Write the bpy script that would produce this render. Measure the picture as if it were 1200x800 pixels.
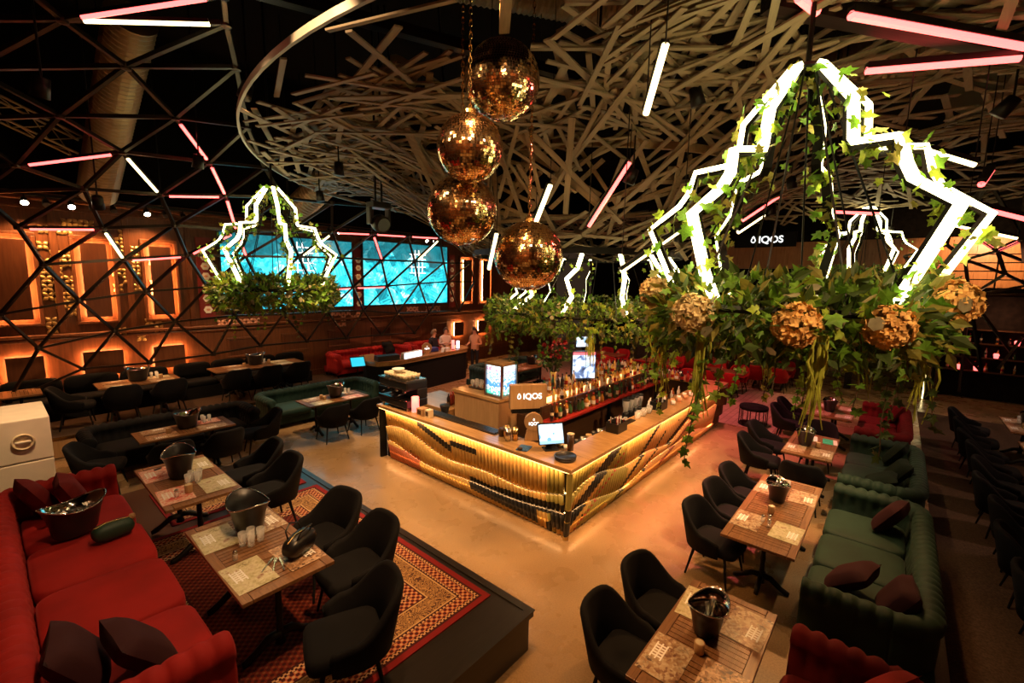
import bpy, math, random
import numpy as np
from mathutils import Vector, Matrix
random.seed(7)
PI = math.pi
R = math.radians
scn = bpy.context.scene
col = scn.collection
for o in list(bpy.data.objects): bpy.data.objects.remove(o, do_unlink=True)

# ------------------------------------------------------------------ camera
CAMZ = 3.6; FPX = 530.0
YAW, PIT, ROL = R(40.4), R(7.92), R(-1.15)
_f = Vector((math.cos(YAW)*math.cos(PIT), math.sin(YAW)*math.cos(PIT), -math.sin(PIT)))
_r = Vector((math.sin(YAW), -math.cos(YAW), 0)); _u = _r.cross(_f)
r2 = _r*math.cos(ROL) - _u*math.sin(ROL); u2 = _u*math.cos(ROL) + _r*math.sin(ROL)
cd = bpy.data.cameras.new('camera'); cam = bpy.data.objects.new('camera', cd); col.objects.link(cam)
cd.sensor_width = 36; cd.lens = FPX/1200*36; cd.clip_end = 200; cd.clip_start = .05
mw = Matrix((r2, u2, -_f)).transposed().to_4x4(); mw.translation = (0, 0, CAMZ); cam.matrix_world = mw
scn.camera = cam
def at(u, v, x=None, y=None, z=None):
    """world point seen at photo position (u, v) on the plane x=, y= or z="""
    d = r2*((u-600)/FPX) - u2*((v-400)/FPX) + _f
    t = x/d.x if x is not None else y/d.y if y is not None else (z-CAMZ)/d.z
    return Vector((0, 0, CAMZ)) + d*t

# ------------------------------------------------------------------ world, view
w = bpy.data.worlds.new('world'); scn.world = w; w.use_nodes = True
w.node_tree.nodes['Background'].inputs[0].default_value = (1.0, .60, .34, 1)
w.node_tree.nodes['Background'].inputs[1].default_value = .014
scn.view_settings.view_transform = 'Standard'; scn.view_settings.look = 'None'
scn.view_settings.exposure = 1.15; scn.view_settings.gamma = 1; scn.view_settings.use_curve_mapping = False
try:
    cy = scn.cycles; cy.use_denoising = True; cy.max_bounces = 6; cy.diffuse_bounces = 3; cy.glossy_bounces = 4
    cy.transmission_bounces = 5; cy.transparent_max_bounces = 8; cy.sample_clamp_indirect = 4; cy.caustics_reflective = False; cy.caustics_refractive = False
except Exception: pass

# ------------------------------------------------------------------ lights
def spot(loc, target, power, colr, angle=60, blend=.6, rad=.06):
    l = bpy.data.lights.new('spot_light', 'SPOT'); l.energy = power; l.color = colr; l.spot_size = R(angle); l.spot_blend = blend; l.shadow_soft_size = rad
    o = bpy.data.objects.new('spot_light', l); col.objects.link(o); o.location = loc
    o.rotation_euler = (Vector(target)-Vector(loc)).to_track_quat('-Z', 'Y').to_euler(); return o
def area(loc, direction, sx, sy, power, colr, up='Y', spread=170):
    l = bpy.data.lights.new('strip_light', 'AREA'); l.shape = 'RECTANGLE'; l.size = sx; l.size_y = sy; l.energy = power; l.color = colr; l.spread = R(spread)
    o = bpy.data.objects.new('strip_light', l); col.objects.link(o); o.location = loc
    o.rotation_euler = Vector(direction).to_track_quat('-Z', up).to_euler(); return o
def point(loc, power, colr, rad=.05):
    l = bpy.data.lights.new('bulb_light', 'POINT'); l.energy = power; l.color = colr; l.shadow_soft_size = rad
    o = bpy.data.objects.new('bulb_light', l); col.objects.link(o); o.location = loc; return o
AMBER = (1.0, .46, .15); WARM = (1.0, .60, .29); PINK = (1.0, .16, .20); RED = (1.0, .10, .07)
# ceiling spotlights: position, aim, power, colour, cone
SPOTS = [((4.0, 7.2, 5.2), (3.9, 7.0, 0), 700, WARM, 75), ((8.5, 1.0, 5.3), (6.0, 2.2, 0), 620, AMBER, 75), ((2.6, 2.6, 5.9), (4.2, 3.2, 0), 560, AMBER, 75),
    ((2.4, 6.6, 5.8), (.5, 5.4, .9), 620, WARM, 62), ((1.6, 2.2, 5.8), (.6, 3.9, .9), 300, WARM, 60), ((4.8, 9.4, 5.1), (5.3, 9.0, 0), 620, WARM, 70),
    ((1.2, 4.8, 6.1), (4.9, 5.0, .5), 900, WARM, 44), ((7.6, -.6, 5.5), (7.8, 3.1, .5), 800, WARM, 72),  # both cans added as front fill on the bar battens
    ((5.9, 3.0, 4.9), (5.5, 4.4, 1.0), 300, AMBER, 95), ((8.4, 3.2, 4.3), (8.6, 4.0, 1.0), 330, (1, .44, .22), 110), ((7.0, 5.6, 4.2), (6.6, 5.6, 1.2), 160, WARM, 110),
    ((11.8, 3.0, 4.9), (13.0, 2.6, 0), 620, PINK, 80), ((14.5, 6.6, 5.0), (15.0, 6.2, .7), 430, (1, .24, .18), 100), ((11.2, 9.0, 4.9), (11.6, 9.3, .8), 420, (1, .32, .18), 90),
    ((9.0, 2.4, 5.0), (6.9, 2.0, 0), 800, PINK, 36), ((10.8, 2.2, 5.0), (10.2, 2.0, 0), 700, PINK, 50),
    ((2.6, 1.6, 6.1), (3.6, .9, .75), 170, WARM, 45), ((5.6, 2.0, 5.6), (6.4, .9, .75), 190, WARM, 48), ((9.2, 1.6, 5.2), (9.5, .9, .7), 200, WARM, 60), ((6.8, 1.6, 5.4), (6.6, -.1, .4), 130, WARM, 50),
    ((1.8, 3.6, 6.0), (1.5, 4.6, 1.1), 130, WARM, 50),
    ((2.4, 8.6, 5.2), (2.2, 9.9, .75), 300, WARM, 60), ((4.6, 10.6, 4.9), (4.6, 12.6, 1.1), 330, WARM, 75), ((1.4, 10.2, 4.6), (1.9, 12.7, 1.1), 260, WARM, 70), ((9.5, 10.0, 5.0), (9.6, 12.2, 1.0), 420, (1, .42, .26), 70),
    ((16.5, .4, 5.0), (16.8, .6, 0), 420, WARM, 65), ((.6, 7.2, 5.4), (.05, 8.8, 1.5), 620, WARM, 30), ((10.5, -3.2, 4.6), (11.0, -1.9, .5), 170, (1, .58, .40), 85),
    ((1.2, -1.6, 5.6), (4.3, .7, 3.5), 420, WARM, 40), ((15.0, -3.2, 4.6), (15.5, -2.3, .7), 160, (1, .6, .45), 70)]

# ------------------------------------------------------------------ node materials
class NT:
    def __init__(s, name):
        s.m = bpy.data.materials.new(name); s.m.use_nodes = True; s.t = s.m.node_tree; s.n = s.t.nodes; s.l = s.t.links
        s.b = s.n['Principled BSDF']
    def put(s, sock, v):
        if v is None: return
        if hasattr(v, 'is_output'): s.l.new(v, sock)
        else:
            if isinstance(v, (tuple, list)) and len(v) == 3 and len(sock.default_value) == 4: v = (*v, 1)
            sock.default_value = v
    def new(s, t, **k):
        n = s.n.new(t)
        for a, b in k.items(): setattr(n, a, b)
        return n
    def math(s, op, a, b=0.0, c=None):
        n = s.new('ShaderNodeMath', operation=op); s.put(n.inputs[0], a); s.put(n.inputs[1], b)
        if c is not None: s.put(n.inputs[2], c)
        return n.outputs[0]
    def coord(s, k='Object'): return s.new('ShaderNodeTexCoord').outputs[k]
    def geo(s): return s.new('ShaderNodeNewGeometry').outputs['Position']
    def rnd(s): return s.new('ShaderNodeObjectInfo').outputs['Random']
    def sep(s, v): n = s.new('ShaderNodeSeparateXYZ'); s.l.new(v, n.inputs[0]); return n.outputs
    def comb(s, x=0.0, y=0.0, z=0.0):
        n = s.new('ShaderNodeCombineXYZ'); [s.put(n.inputs[i], q) for i, q in enumerate((x, y, z))]; return n.outputs[0]
    def mapv(s, v, sc=(1, 1, 1), rot=(0, 0, 0), loc=(0, 0, 0)):
        n = s.new('ShaderNodeMapping'); s.l.new(v, n.inputs[0]); n.inputs['Scale'].default_value = sc; n.inputs['Rotation'].default_value = rot; n.inputs['Location'].default_value = loc; return n.outputs[0]
    def noise(s, v, scale=5, det=3, dist=0, out=0):
        n = s.new('ShaderNodeTexNoise'); s.put(n.inputs['Vector'], v); n.inputs['Scale'].default_value = scale; n.inputs['Detail'].default_value = det; n.inputs['Distortion'].default_value = dist; return n.outputs[out]
    def voro(s, v, scale=5, out='Distance', feature='F1'):
        n = s.new('ShaderNodeTexVoronoi', feature=feature); s.put(n.inputs['Vector'], v); n.inputs['Scale'].default_value = scale; return n.outputs[out]
    def wave(s, v, scale=5, dist=0, det=2, dirn='X'):
        n = s.new('ShaderNodeTexWave', bands_direction=dirn); s.put(n.inputs['Vector'], v); n.inputs['Scale'].default_value = scale; n.inputs['Distortion'].default_value = dist; n.inputs['Detail'].default_value = det; return n.outputs['Fac']
    def ramp(s, f, stops, interp='LINEAR'):
        n = s.new('ShaderNodeValToRGB'); s.put(n.inputs[0], f); r = n.color_ramp; r.interpolation = interp
        while len(r.elements) < len(stops): r.elements.new(.5)
        for e, (p, c) in zip(r.elements, stops): e.position = p; e.color = (*c, 1) if len(c) == 3 else c
        return n.outputs[0]
    def mix(s, f, a, b, mode='MIX'):
        n = s.new('ShaderNodeMix', data_type='RGBA', blend_type=mode); s.put(n.inputs[0], f); s.put(n.inputs[6], a); s.put(n.inputs[7], b); return n.outputs[2]
    def base(s, v): s.put(s.b.inputs['Base Color'], v); return s
    def pr(s, rough=.5, metal=0.0, spec=.5): s.put(s.b.inputs['Roughness'], rough); s.put(s.b.inputs['Metallic'], metal); s.put(s.b.inputs['Specular IOR Level'], spec); return s
    def emit(s, c, k): s.put(s.b.inputs['Emission Color'], c); s.put(s.b.inputs['Emission Strength'], k); return s
    def bump(s, h, k=.3, d=.02):
        n = s.new('ShaderNodeBump'); s.l.new(h, n.inputs['Height']); n.inputs['Strength'].default_value = k; n.inputs['Distance'].default_value = d; s.l.new(n.outputs[0], s.b.inputs['Normal']); return s
M = {}
def mat(name, c, rough=.5, metal=0, emit=None, es=0, var=.0, vs=6, spec=.5, bump=0, bs=80, sheen=0):
    t = NT(name); t.pr(rough, metal, spec)
    if var:
        f = t.noise(t.coord(), vs, 3)
        t.base(t.ramp(f, [(.3, tuple(max(0, q*(1-var)) for q in c)), (.7, tuple(min(1, q*(1+var)) for q in c))]))
    else: t.base(c)
    if emit: t.emit(emit, es)
    if bump: t.bump(t.noise(t.coord(), bs, 2), bump, .004)
    if sheen: t.b.inputs['Sheen Weight'].default_value = sheen; t.b.inputs['Sheen Roughness'].default_value = .4; t.b.inputs['Sheen Tint'].default_value = (*[min(1, q*2+.1) for q in c], 1)
    M[name] = t.m; return t
def wood(name, c1, c2, scale=3, axis=0, rough=.45, spec=.4):
    t = NT(name); sc = [9, 9, 9]; sc[axis] = .9
    v = t.mapv(t.coord(), tuple(q*scale/3 for q in sc)); rn = t.rnd()
    f = t.noise(v, 2.2, 6, 1.4); cc = t.ramp(f, [(.3, c1), (.7, c2)])
    t.base(t.mix(t.math('MULTIPLY', rn, .35), cc, tuple(q*.55 for q in c1))); t.pr(rough, 0, spec); t.bump(f, .15, .003); M[name] = t.m; return t
mat('black_metal', (.012, .011, .010), .45, .6); mat('black_plastic', (.012, .012, .013), .35); mat('black_matte', (.008, .0075, .007), .9, spec=.2)
mat('strut_metal', (.035, .028, .022), .38, .85, var=.4); mat('steel', (.62, .60, .56), .22, 1); mat('chrome', (.75, .73, .70), .08, 1)
mat('dark_steel', (.25, .23, .21), .3, 1); mat('duct_metal', (.44, .34, .20), .45, .7)  # a nearby tube's golden light is put into the duct metal's colour
mat('velvet_black', (.006, .006, .007), .85, spec=.15, sheen=.10, var=.3, vs=3); mat('velvet_red', (.30, .010, .008), .8, spec=.25, var=.22, vs=2.5, sheen=.35, bump=.25, bs=400)
mat('velvet_red_dark', (.13, .009, .010), .85, spec=.2, var=.2, sheen=.2); mat('velvet_green', (.014, .038, .024), .7, spec=.3, var=.3, vs=2.5, sheen=.4)
mat('velvet_teal', (.012, .040, .034), .7, spec=.3, var=.3, vs=2.5, sheen=.4); mat('velvet_maroon', (.035, .008, .010), .85, spec=.2, sheen=.2); mat('velvet_olive', (.012, .022, .014), .85, spec=.2)
mat('white', (.78, .75, .70), .5); mat('paper', (.8, .76, .68), .7); mat('speaker_white', (.80, .72, .58), .55, var=.05); mat('ceramic', (.85, .82, .76), .2); mat('cream', (.70, .58, .38), .5)
mat('green_print', (.03, .45, .25), .5, var=.5, vs=30); mat('leather', (.009, .008, .008), .35); mat('dark_green', (.008, .03, .018), .6); mat('blue_print', (.03, .12, .30), .4, var=.8, vs=60)
mat('ceiling_black', (.007, .006, .005), .95, spec=.1); mat('wall_dark', (.012, .009, .007), .9, spec=.15, var=.4)
mat('red_lacquer', (.30, .02, .015), .25); mat('red_panel', (.20, .012, .012), .5); mat('burgundy', (.12, .006, .012), .6)
mat('skin', (.62, .32, .20), .6); mat('hair_brown', (.05, .022, .010), .6); mat('hair_fair', (.22, .12, .055), .6); mat('shirt_black', (.010, .010, .014), .8); mat('shirt_blue', (.02, .03, .20), .7)
mat('hoodie', (.72, .60, .50), .8); mat('shirt_peach', (.72, .36, .20), .8); mat('trousers', (.012, .012, .016), .85); mat('eye', (.02, .015, .01), .2)
mat('led_white', (1, .95, .8), .4, emit=(1, .78, .34), es=2.6); mat('led_pink', (1, .4, .4), .4, emit=(1, .085, .08), es=2.6); mat('neon', (1, 1, .85), .4, emit=(1, .86, .42), es=4.5)
mat('led_amber', (1, .6, .3), .4, emit=(1, .46, .15), es=2.2); mat('led_tier', (1, .6, .3), .4, emit=(1, .50, .18), es=16.0); mat('led_wall', (1, .6, .3), .4, emit=(1, .40, .13), es=42.0); mat('bulb', (1, .9, .7), .4, emit=(1, .80, .52), es=30.0); mat('logo_white', (1, 1, 1), .5, emit=(.95, 1, 1), es=.9)
mat('print_white', (.9, .88, .84), .6); mat('lamp_pink', (1, .35, .3), .4, emit=(1, .10, .09), es=1.9); mat('frosted', (.8, .8, .78), .5, emit=(.75, .85, 1), es=1.2)
mat('brass', (.65, .42, .16), .25, 1); mat('tan_leaf', (.42, .30, .10), .6, var=.4); mat('silver_band', (.45, .41, .34), .5, .4)
mat('petal_gold', (.55, .36, .14), .35, .6); mat('petal_pink', (.75, .38, .26), .4, .3)
for nm, c in (('leaf_green', (.17, .36, .035)), ('leaf_light', (.40, .55, .06)), ('leaf_dark', (.065, .11, .022)), ('leaf_olive', (.28, .25, .045)), ('leaf_grey', (.36, .33, .20))):
    t = mat(nm, c, .5, var=.35, vs=9)
    tr = t.new('ShaderNodeBsdfTranslucent'); t.l.new(t.b.inputs['Base Color'].links[0].from_socket, tr.inputs[0]); ms = t.new('ShaderNodeMixShader'); ms.inputs[0].default_value = .35
    t.l.new(t.b.outputs[0], ms.inputs[1]); t.l.new(tr.outputs[0], ms.inputs[2]); t.l.new(ms.outputs[0], t.n['Material Output'].inputs[0])
mat('flower_orange', (.85, .46, .14), .7, var=.35, vs=18); mat('flower_cream', (.85, .62, .30), .7, var=.3, vs=18); mat('flower_red', (.38, .015, .025), .6, var=.4, vs=20); mat('amaranth', (.42, .46, .05), .7, var=.35, vs=12); mat('stem', (.10, .06, .03), .7)
wood('wood_slat', (.22, .16, .088), (.36, .275, .158), 3, 0, .6); wood('wood_table', (.16, .07, .028), (.30, .145, .06), 4, 0, .32); wood('wood_counter', (.36, .20, .075), (.52, .31, .13), 2, 1, .22, .5)
wood('wood_wall', (.11, .034, .012), (.19, .066, .024), 2, 2, .42); wood('wood_panel', (.09, .026, .010), (.14, .046, .017), 2, 2, .4); wood('wood_box', (.40, .23, .10), (.55, .34, .16), 2, 2, .5)
wood('wood_deck', (.014, .011, .009), (.026, .020, .016), 3, 0, .3); wood('wood_dark', (.05, .022, .010), (.09, .042, .018), 3, 0, .4); wood('wood_upper', (.30, .11, .035), (.46, .19, .065), 2, 2, .4)
t = NT('glass'); t.base((.9, .9, .88)); t.pr(.08, 0, .9); tr = t.new('ShaderNodeBsdfTransparent'); ms = t.new('ShaderNodeMixShader'); ms.inputs[0].default_value = .30; t.l.new(tr.outputs[0], ms.inputs[1]); t.l.new(t.b.outputs[0], ms.inputs[2]); t.l.new(ms.outputs[0], t.n['Material Output'].inputs[0]); M['glass'] = t.m
t = NT('glass_brown'); t.base((.30, .12, .04)); t.pr(.06); t.b.inputs['Transmission Weight'].default_value = .6; M['glass_brown'] = t.m
for nm, c in (('bottle_amber', (.42, .17, .03)), ('bottle_green', (.04, .12, .04)), ('bottle_clear', (.62, .56, .46)), ('bottle_dark', (.03, .018, .015)), ('bottle_red', (.35, .04, .03)), ('bottle_gold', (.75, .55, .14))):
    mat(nm, c, .1, spec=.8)
# polished concrete floor
t = NT('concrete'); v = t.geo(); a = t.noise(v, .9, 5); b = t.noise(v, 60, 2)
t.base(t.mix(.35, t.ramp(a, [(.3, (.20, .128, .060)), (.7, (.32, .212, .105))]), t.ramp(b, [(.35, (.16, .10, .05)), (.65, (.38, .26, .14))])))
t.put(t.b.inputs['Roughness'], t.ramp(t.noise(v, 2.2, 4), [(.3, (.20,)*3), (.7, (.38,)*3)])); t.bump(b, .05, .002); M['concrete'] = t.m
t = NT('carpet_dark'); v = t.geo(); t.base(t.ramp(t.noise(v, 50, 3), [(.3, (.035, .020, .012)), (.7, (.085, .050, .030))])); t.pr(.85, 0, .2); M['carpet_dark'] = t.m
# patterned paving behind the bar end
t = NT('paving'); bt = t.new('ShaderNodeTexBrick'); t.l.new(t.geo(), bt.inputs['Vector']); bt.inputs['Scale'].default_value = 1.6; bt.inputs['Color1'].default_value = (.42, .30, .22, 1); bt.inputs['Color2'].default_value = (.34, .24, .17, 1); bt.inputs['Mortar'].default_value = (.22, .15, .11, 1)
t.base(bt.outputs[0]); t.pr(.5); M['paving'] = t.m
# ------------------------------------------------------------------ mesh helpers
class MB:
    def __init__(s): s.v = []; s.f = []; s.mi = []; s.cur = 0
    def face(s, *idx): s.f.append(idx); s.mi.append(s.cur)
    def add(s, vs, fs):
        o = len(s.v); s.v += [tuple(q) for q in vs]
        for f in fs: s.f.append(tuple(i+o for i in f)); s.mi.append(s.cur)
        return s
    def box(s, c, d, rz=0.0, mtx=None):
        cx, cy, cz = c; x, y, z = d[0]/2, d[1]/2, d[2]/2
        vs = [Vector((i*x, j*y, k*z)) for k in (-1, 1) for j in (-1, 1) for i in (-1, 1)]
        if rz: q = Matrix.Rotation(rz, 3, 'Z'); vs = [q @ p for p in vs]
        if mtx: vs = [mtx @ p for p in vs]
        vs = [p+Vector(c) for p in vs]
        return s.add(vs, [(0, 2, 3, 1), (4, 5, 7, 6), (0, 1, 5, 4), (2, 6, 7, 3), (0, 4, 6, 2), (1, 3, 7, 5)])
    def b6(s, x0, x1, y0, y1, z0, z1): return s.box(((x0+x1)/2, (y0+y1)/2, (z0+z1)/2), (x1-x0, y1-y0, z1-z0))
    def rings(s, rings, close=True, cap0=True, cap1=True):
        n = len(rings[0]); o = len(s.v)
        for r in rings: s.v += [tuple(p) for p in r]
        m = n if close else n-1
        for i in range(len(rings)-1):
            for j in range(m):
                a = o+i*n+j; b = o+i*n+(j+1) % n
                s.face(a, b, b+n, a+n)
        if cap0 and close: s.face(*[o+j for j in reversed(range(n))])
        if cap1 and close: s.face(*[o+(len(rings)-1)*n+j for j in range(n)])
        return s
    def tube(s, pts, r, n=8, cap=True):
        pts = [Vector(p) for p in pts]; rr = r if isinstance(r, (list, tuple)) else [r]*len(pts); out = []
        t0 = (pts[1]-pts[0]).normalized(); up = Vector((0, 0, 1)) if abs(t0.z) < .9 else Vector((1, 0, 0)); a = t0.cross(up).normalized()
        for i, p in enumerate(pts):
            t = (pts[min(i+1, len(pts)-1)]-pts[max(i-1, 0)]).normalized(); a = (a-t*a.dot(t)).normalized(); b = t.cross(a)
            out.append([p+(a*math.cos(2*PI*k/n)+b*math.sin(2*PI*k/n))*rr[i] for k in range(n)])
        return s.rings(out, True, cap, cap)
    def lathe(s, prof, n=16, c=(0, 0, 0), cap0=True, cap1=True, sx=1, sy=1):
        return s.rings([[(c[0]+r*sx*math.cos(2*PI*k/n), c[1]+r*sy*math.sin(2*PI*k/n), c[2]+z) for k in range(n)] for r, z in prof], True, cap0, cap1)
    def sbox(s, c, d, p=.35, nu=16, nv=8, mtx=None):
        """soft cushion: a superellipsoid"""
        def sg(a, e): return math.copysign(abs(a)**e, a)
        rg = []
        for i in range(nv+1):
            ph = -PI/2+PI*i/nv
            if i in (0, nv): ph *= .98
            rg.append([Vector((d[0]/2*sg(math.cos(ph), p)*sg(math.cos(2*PI*k/nu), p), d[1]/2*sg(math.cos(ph), p)*sg(math.sin(2*PI*k/nu), p), d[2]/2*sg(math.sin(ph), p*1.6))) for k in range(nu)])
        rg = [[(mtx @ q if mtx else q)+Vector(c) for q in r] for r in rg]
        return s.rings(rg)
    def prism(s, poly, h, o=(0, 0, 0), ax=Vector((1, 0, 0)), ay=Vector((0, 1, 0))):
        ax = Vector(ax); ay = Vector(ay); nz = ax.cross(ay).normalized(); o = Vector(o)
        a = [o+ax*p[0]+ay*p[1] for p in poly]; return s.rings([a, [q+nz*h for q in a]])
    def mesh(s, name, mats, smooth=False):
        me = bpy.data.meshes.new(name); me.from_pydata(s.v, [], s.f)
        for m in (mats if isinstance(mats, (list, tuple)) else [mats]): me.materials.append(M[m])
        if max(s.mi, default=0): me.polygons.foreach_set('material_index', s.mi)
        if smooth: me.polygons.foreach_set('use_smooth', [True]*len(s.f))
        me.update(); return me
    def build(s, name, mats, parent=None, smooth=False, loc=None, rz=0, bevel=0):
        return obj(name, s.mesh(name, mats, smooth), parent, loc, rz, bevel, smooth)
def obj(name, me, parent=None, loc=None, rz=0, bevel=0, smooth=False):
    o = bpy.data.objects.new(name, me); col.objects.link(o)
    if parent: o.parent = parent
    if loc is not None: o.location = loc
    if rz: o.rotation_euler = (0, 0, rz)
    if bevel: b = o.modifiers.new('bevel', 'BEVEL'); b.width = bevel; b.segments = 2; b.limit_method = 'ANGLE'
    if smooth == 'auto': pass
    return o
def tag(o, label, cat, group=None, kind=None):
    if label: o['label'] = label
    if cat: o['category'] = cat
    if group: o['group'] = group
    if kind: o['kind'] = kind
    return o
def thing(name, label, cat, loc=(0, 0, 0), rz=0, group=None):
    o = bpy.data.objects.new(name, None); o.empty_display_size = .1; col.objects.link(o); o.location = loc; o.rotation_euler = (0, 0, rz)
    return tag(o, label, cat, group)
def struct(o): o['kind'] = 'structure'; return o
def stuff(o): o['kind'] = 'stuff'; return o
def dup(root, loc, rz=0, label=None, group=None, scale=None):
    r = root.copy(); col.objects.link(r); r.location = loc; r.rotation_euler = (0, 0, rz)
    if scale: r.scale = (scale,)*3
    if label: r['label'] = label
    if group: r['group'] = group
    for ch in root.children:
        c = ch.copy(); col.objects.link(c); c.parent = r
        for g in ch.children: d = g.copy(); col.objects.link(d); d.parent = c
    return r
def link_unit(name, me, p, q, parent, width=1.0):
    """share one unit mesh (length 1 along local x) as a bar from p to q"""
    p, q = Vector(p), Vector(q); d = q-p; o = obj(name, me, parent); o.location = p
    o.rotation_mode = 'QUATERNION'; o.rotation_quaternion = d.to_track_quat('X', 'Z'); o.scale = (d.length, width, width); return o
def light_in(l, o):
    """a lamp's light hangs under the lamp (world position kept)"""
    l.parent = o; bpy.context.view_layer.update(); l.matrix_parent_inverse = o.matrix_world.inverted(); return l

# ------------------------------------------------------------------ room shell
def slab(name, x0, x1, y0, y1, z0, z1, m): return struct(MB().b6(x0, x1, y0, y1, z0, z1).build(name, m))
slab('floor', -5, 30, -10, 16, -.3, 0, 'concrete')
slab('floor_aisle_shaded_carpet', 1, 17.4, -10, -.72, 0, .012, 'carpet_dark')  # carpet, its darkness mostly the shade behind the sofa row
slab('floor_paving', 12.2, 17, 2.0, 11.8, 0, .008, 'paving')
slab('ceiling', -5, 30, -10, 16, 9.0, 9.3, 'ceiling_black')
slab('wall_left', -5, -4.8, -10, 16, 0, 9, 'wood_wall'); slab('wall_right', 27, 27.3, -10, 16, 0, 9, 'wall_dark'); slab('wall_front', -5, 30, -10.3, -10, 0, 9, 'wood_wall')
# raised deck with the red sofa
pf = MB(); pf.b6(-4.8, 3.2, 2.38, 8.2, .36, .42); pf.b6(-4.8, 3.17, 2.41, 8.17, 0, .36); pf.b6(3.13, 3.21, 2.37, 8.21, .42, .432); pf.b6(-4.8, 3.13, 2.37, 2.45, .42, .432)
o = pf.build('floor_raised_deck', 'wood_deck'); struct(o)
# raised back tier
slab('floor_back_tier', -4.8, 6.9, 11.95, 15.8, 0, .42, 'carpet_dark')
slab('floor_back_tier_sofas', 6.9, 12.4, 12.86, 15.8, 0, .42, 'carpet_dark')
o = MB().b6(-1, 6.9, 11.93, 11.95, .36, .42).build('trim_1', 'brass'); struct(o)
struct(MB().b6(-1, 6.9, 11.935, 11.95, .02, .36).build('trim_2', 'wood_box'))
# ---- panelled back wall at y = 14
WY = 14.0
wall = MB().b6(-4.8, 20, WY, WY+.3, 0, 5.2).build('wall_back', 'wood_wall'); struct(wall); slab('wall_back_upper', -4.8, 30, WY+.02, WY+.3, 5.2, 9, 'ceiling_black')
def wbox(name, x0, x1, z0, z1, y0, y1, m, bevel=0): return MB().b6(x0, x1, WY-y1, WY-y0, z0, z1).build(name, m, wall, bevel=bevel)
wbox('cornice', -4.8, 20, 5.02, 5.12, 0, .16, 'wood_wall', .02); wbox('cornice', -4.8, 20, 4.86, 4.92, 0, .06, 'wood_wall', .01)
wbox('ledge', -4.8, 20, 2.14, 2.20, 0, .14, 'wood_wall', .015); wbox('ledge', -4.8, 20, 2.04, 2.09, 0, .07, 'wood_wall', .01); wbox('skirting', -4.8, 20, .42, .60, 0, .03, 'wood_wall', .01)
def frame(x0, x1, z0, z1, w, y0, y1, m, name='panel_frame'):
    b = MB(); b.b6(x0, x1, WY-y1, WY-y0, z1-w, z1); b.b6(x0, x1, WY-y1, WY-y0, z0, z0+w); b.b6(x0, x0+w, WY-y1, WY-y0, z0+w, z1-w); b.b6(x1-w, x1, WY-y1, WY-y0, z0+w, z1-w)
    return b.build(name, m, wall, bevel=.012)
def lit_panel(x0, x1, z0, z1, k=1.0):
    frame(x0, x1, z0, z1, .07, 0, .07, 'wood_wall')
    g = .16; a0, a1, c0, c1 = x0+g, x1-g, z0+g, z1-g
    frame(a0+.012, a1-.012, c0+.012, c1-.012, .015, .06, .10, 'led_wall', 'led_strip')
    wbox('panel', a0, a1, c0, c1, .105, .13, 'wood_panel', .008)
for x0, x1 in ((-.10, .85), (1.36, 2.12), (2.58, 3.32)): lit_panel(x0, x1, 2.38, 4.36)
lit_panel(12.95, 13.75, 2.45, 4.5); lit_panel(14.1, 14.9, 2.45, 4.5)
for x0, x1 in ((.16, .80), (1.34, 2.12), (2.62, 3.34), (12.6, 13.2), (14.0, 14.75)):
    a0, a1, c0, c1 = x0+.05, x1-.05, 1.2, 1.74
    frame(a0, a1, c0, c1, .015, .05, .08, 'led_wall', 'led_strip'); wbox('panel', a0-.012, a1+.012, c0-.012, c1+.012, .085, .11, 'wood_panel', .008)
for x0 in (4.3, 5.75, 7.2, 8.8, 10.2, 11.5): frame(x0, x0+.8, 1.25, 1.82, .06, 0, .04, 'wood_wall'); wbox('panel', x0+.06, x0+.74, 1.31, 1.76, 0, .012, 'wood_panel')
for x0 in (1.06, 2.28, 3.50): wbox('pilaster', x0, x0+.12, 2.22, 4.86, 0, .05, 'wood_wall', .01)
# red columns with white hexagon tiles
def hexa(cx, cz, r):
    b = MB(); b.prism([(r*math.cos(PI/3*k), r*math.sin(PI/3*k)) for k in range(6)], .012, (cx, WY-.05, cz), (1, 0, 0), (0, 0, 1)); b.prism([(r*.45*math.cos(PI/3*k), r*.3*math.sin(PI/3*k)) for k in range(6)], .004, (cx, WY-.062, cz), (1, 0, 0), (0, 0, 1)); b.mi[-8:] = [1]*8
    b.build('hexagon_tile', ['print_white', 'petal_pink'], wall)
for x0, zs in ((3.72, (2.62, 2.92, 3.24, 3.5, 3.76, 4.0)), (8.16, (2.66, 2.95, 3.25, 3.55, 3.85, 4.1)), (12.36, (2.7, 3.0, 3.3, 3.6, 3.9, 4.2))):
    wbox('red_panel', x0, x0+.36, 2.4, 4.5, .0, .05, 'red_panel')
    for z in zs: hexa(x0+.18, z, .105)
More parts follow.
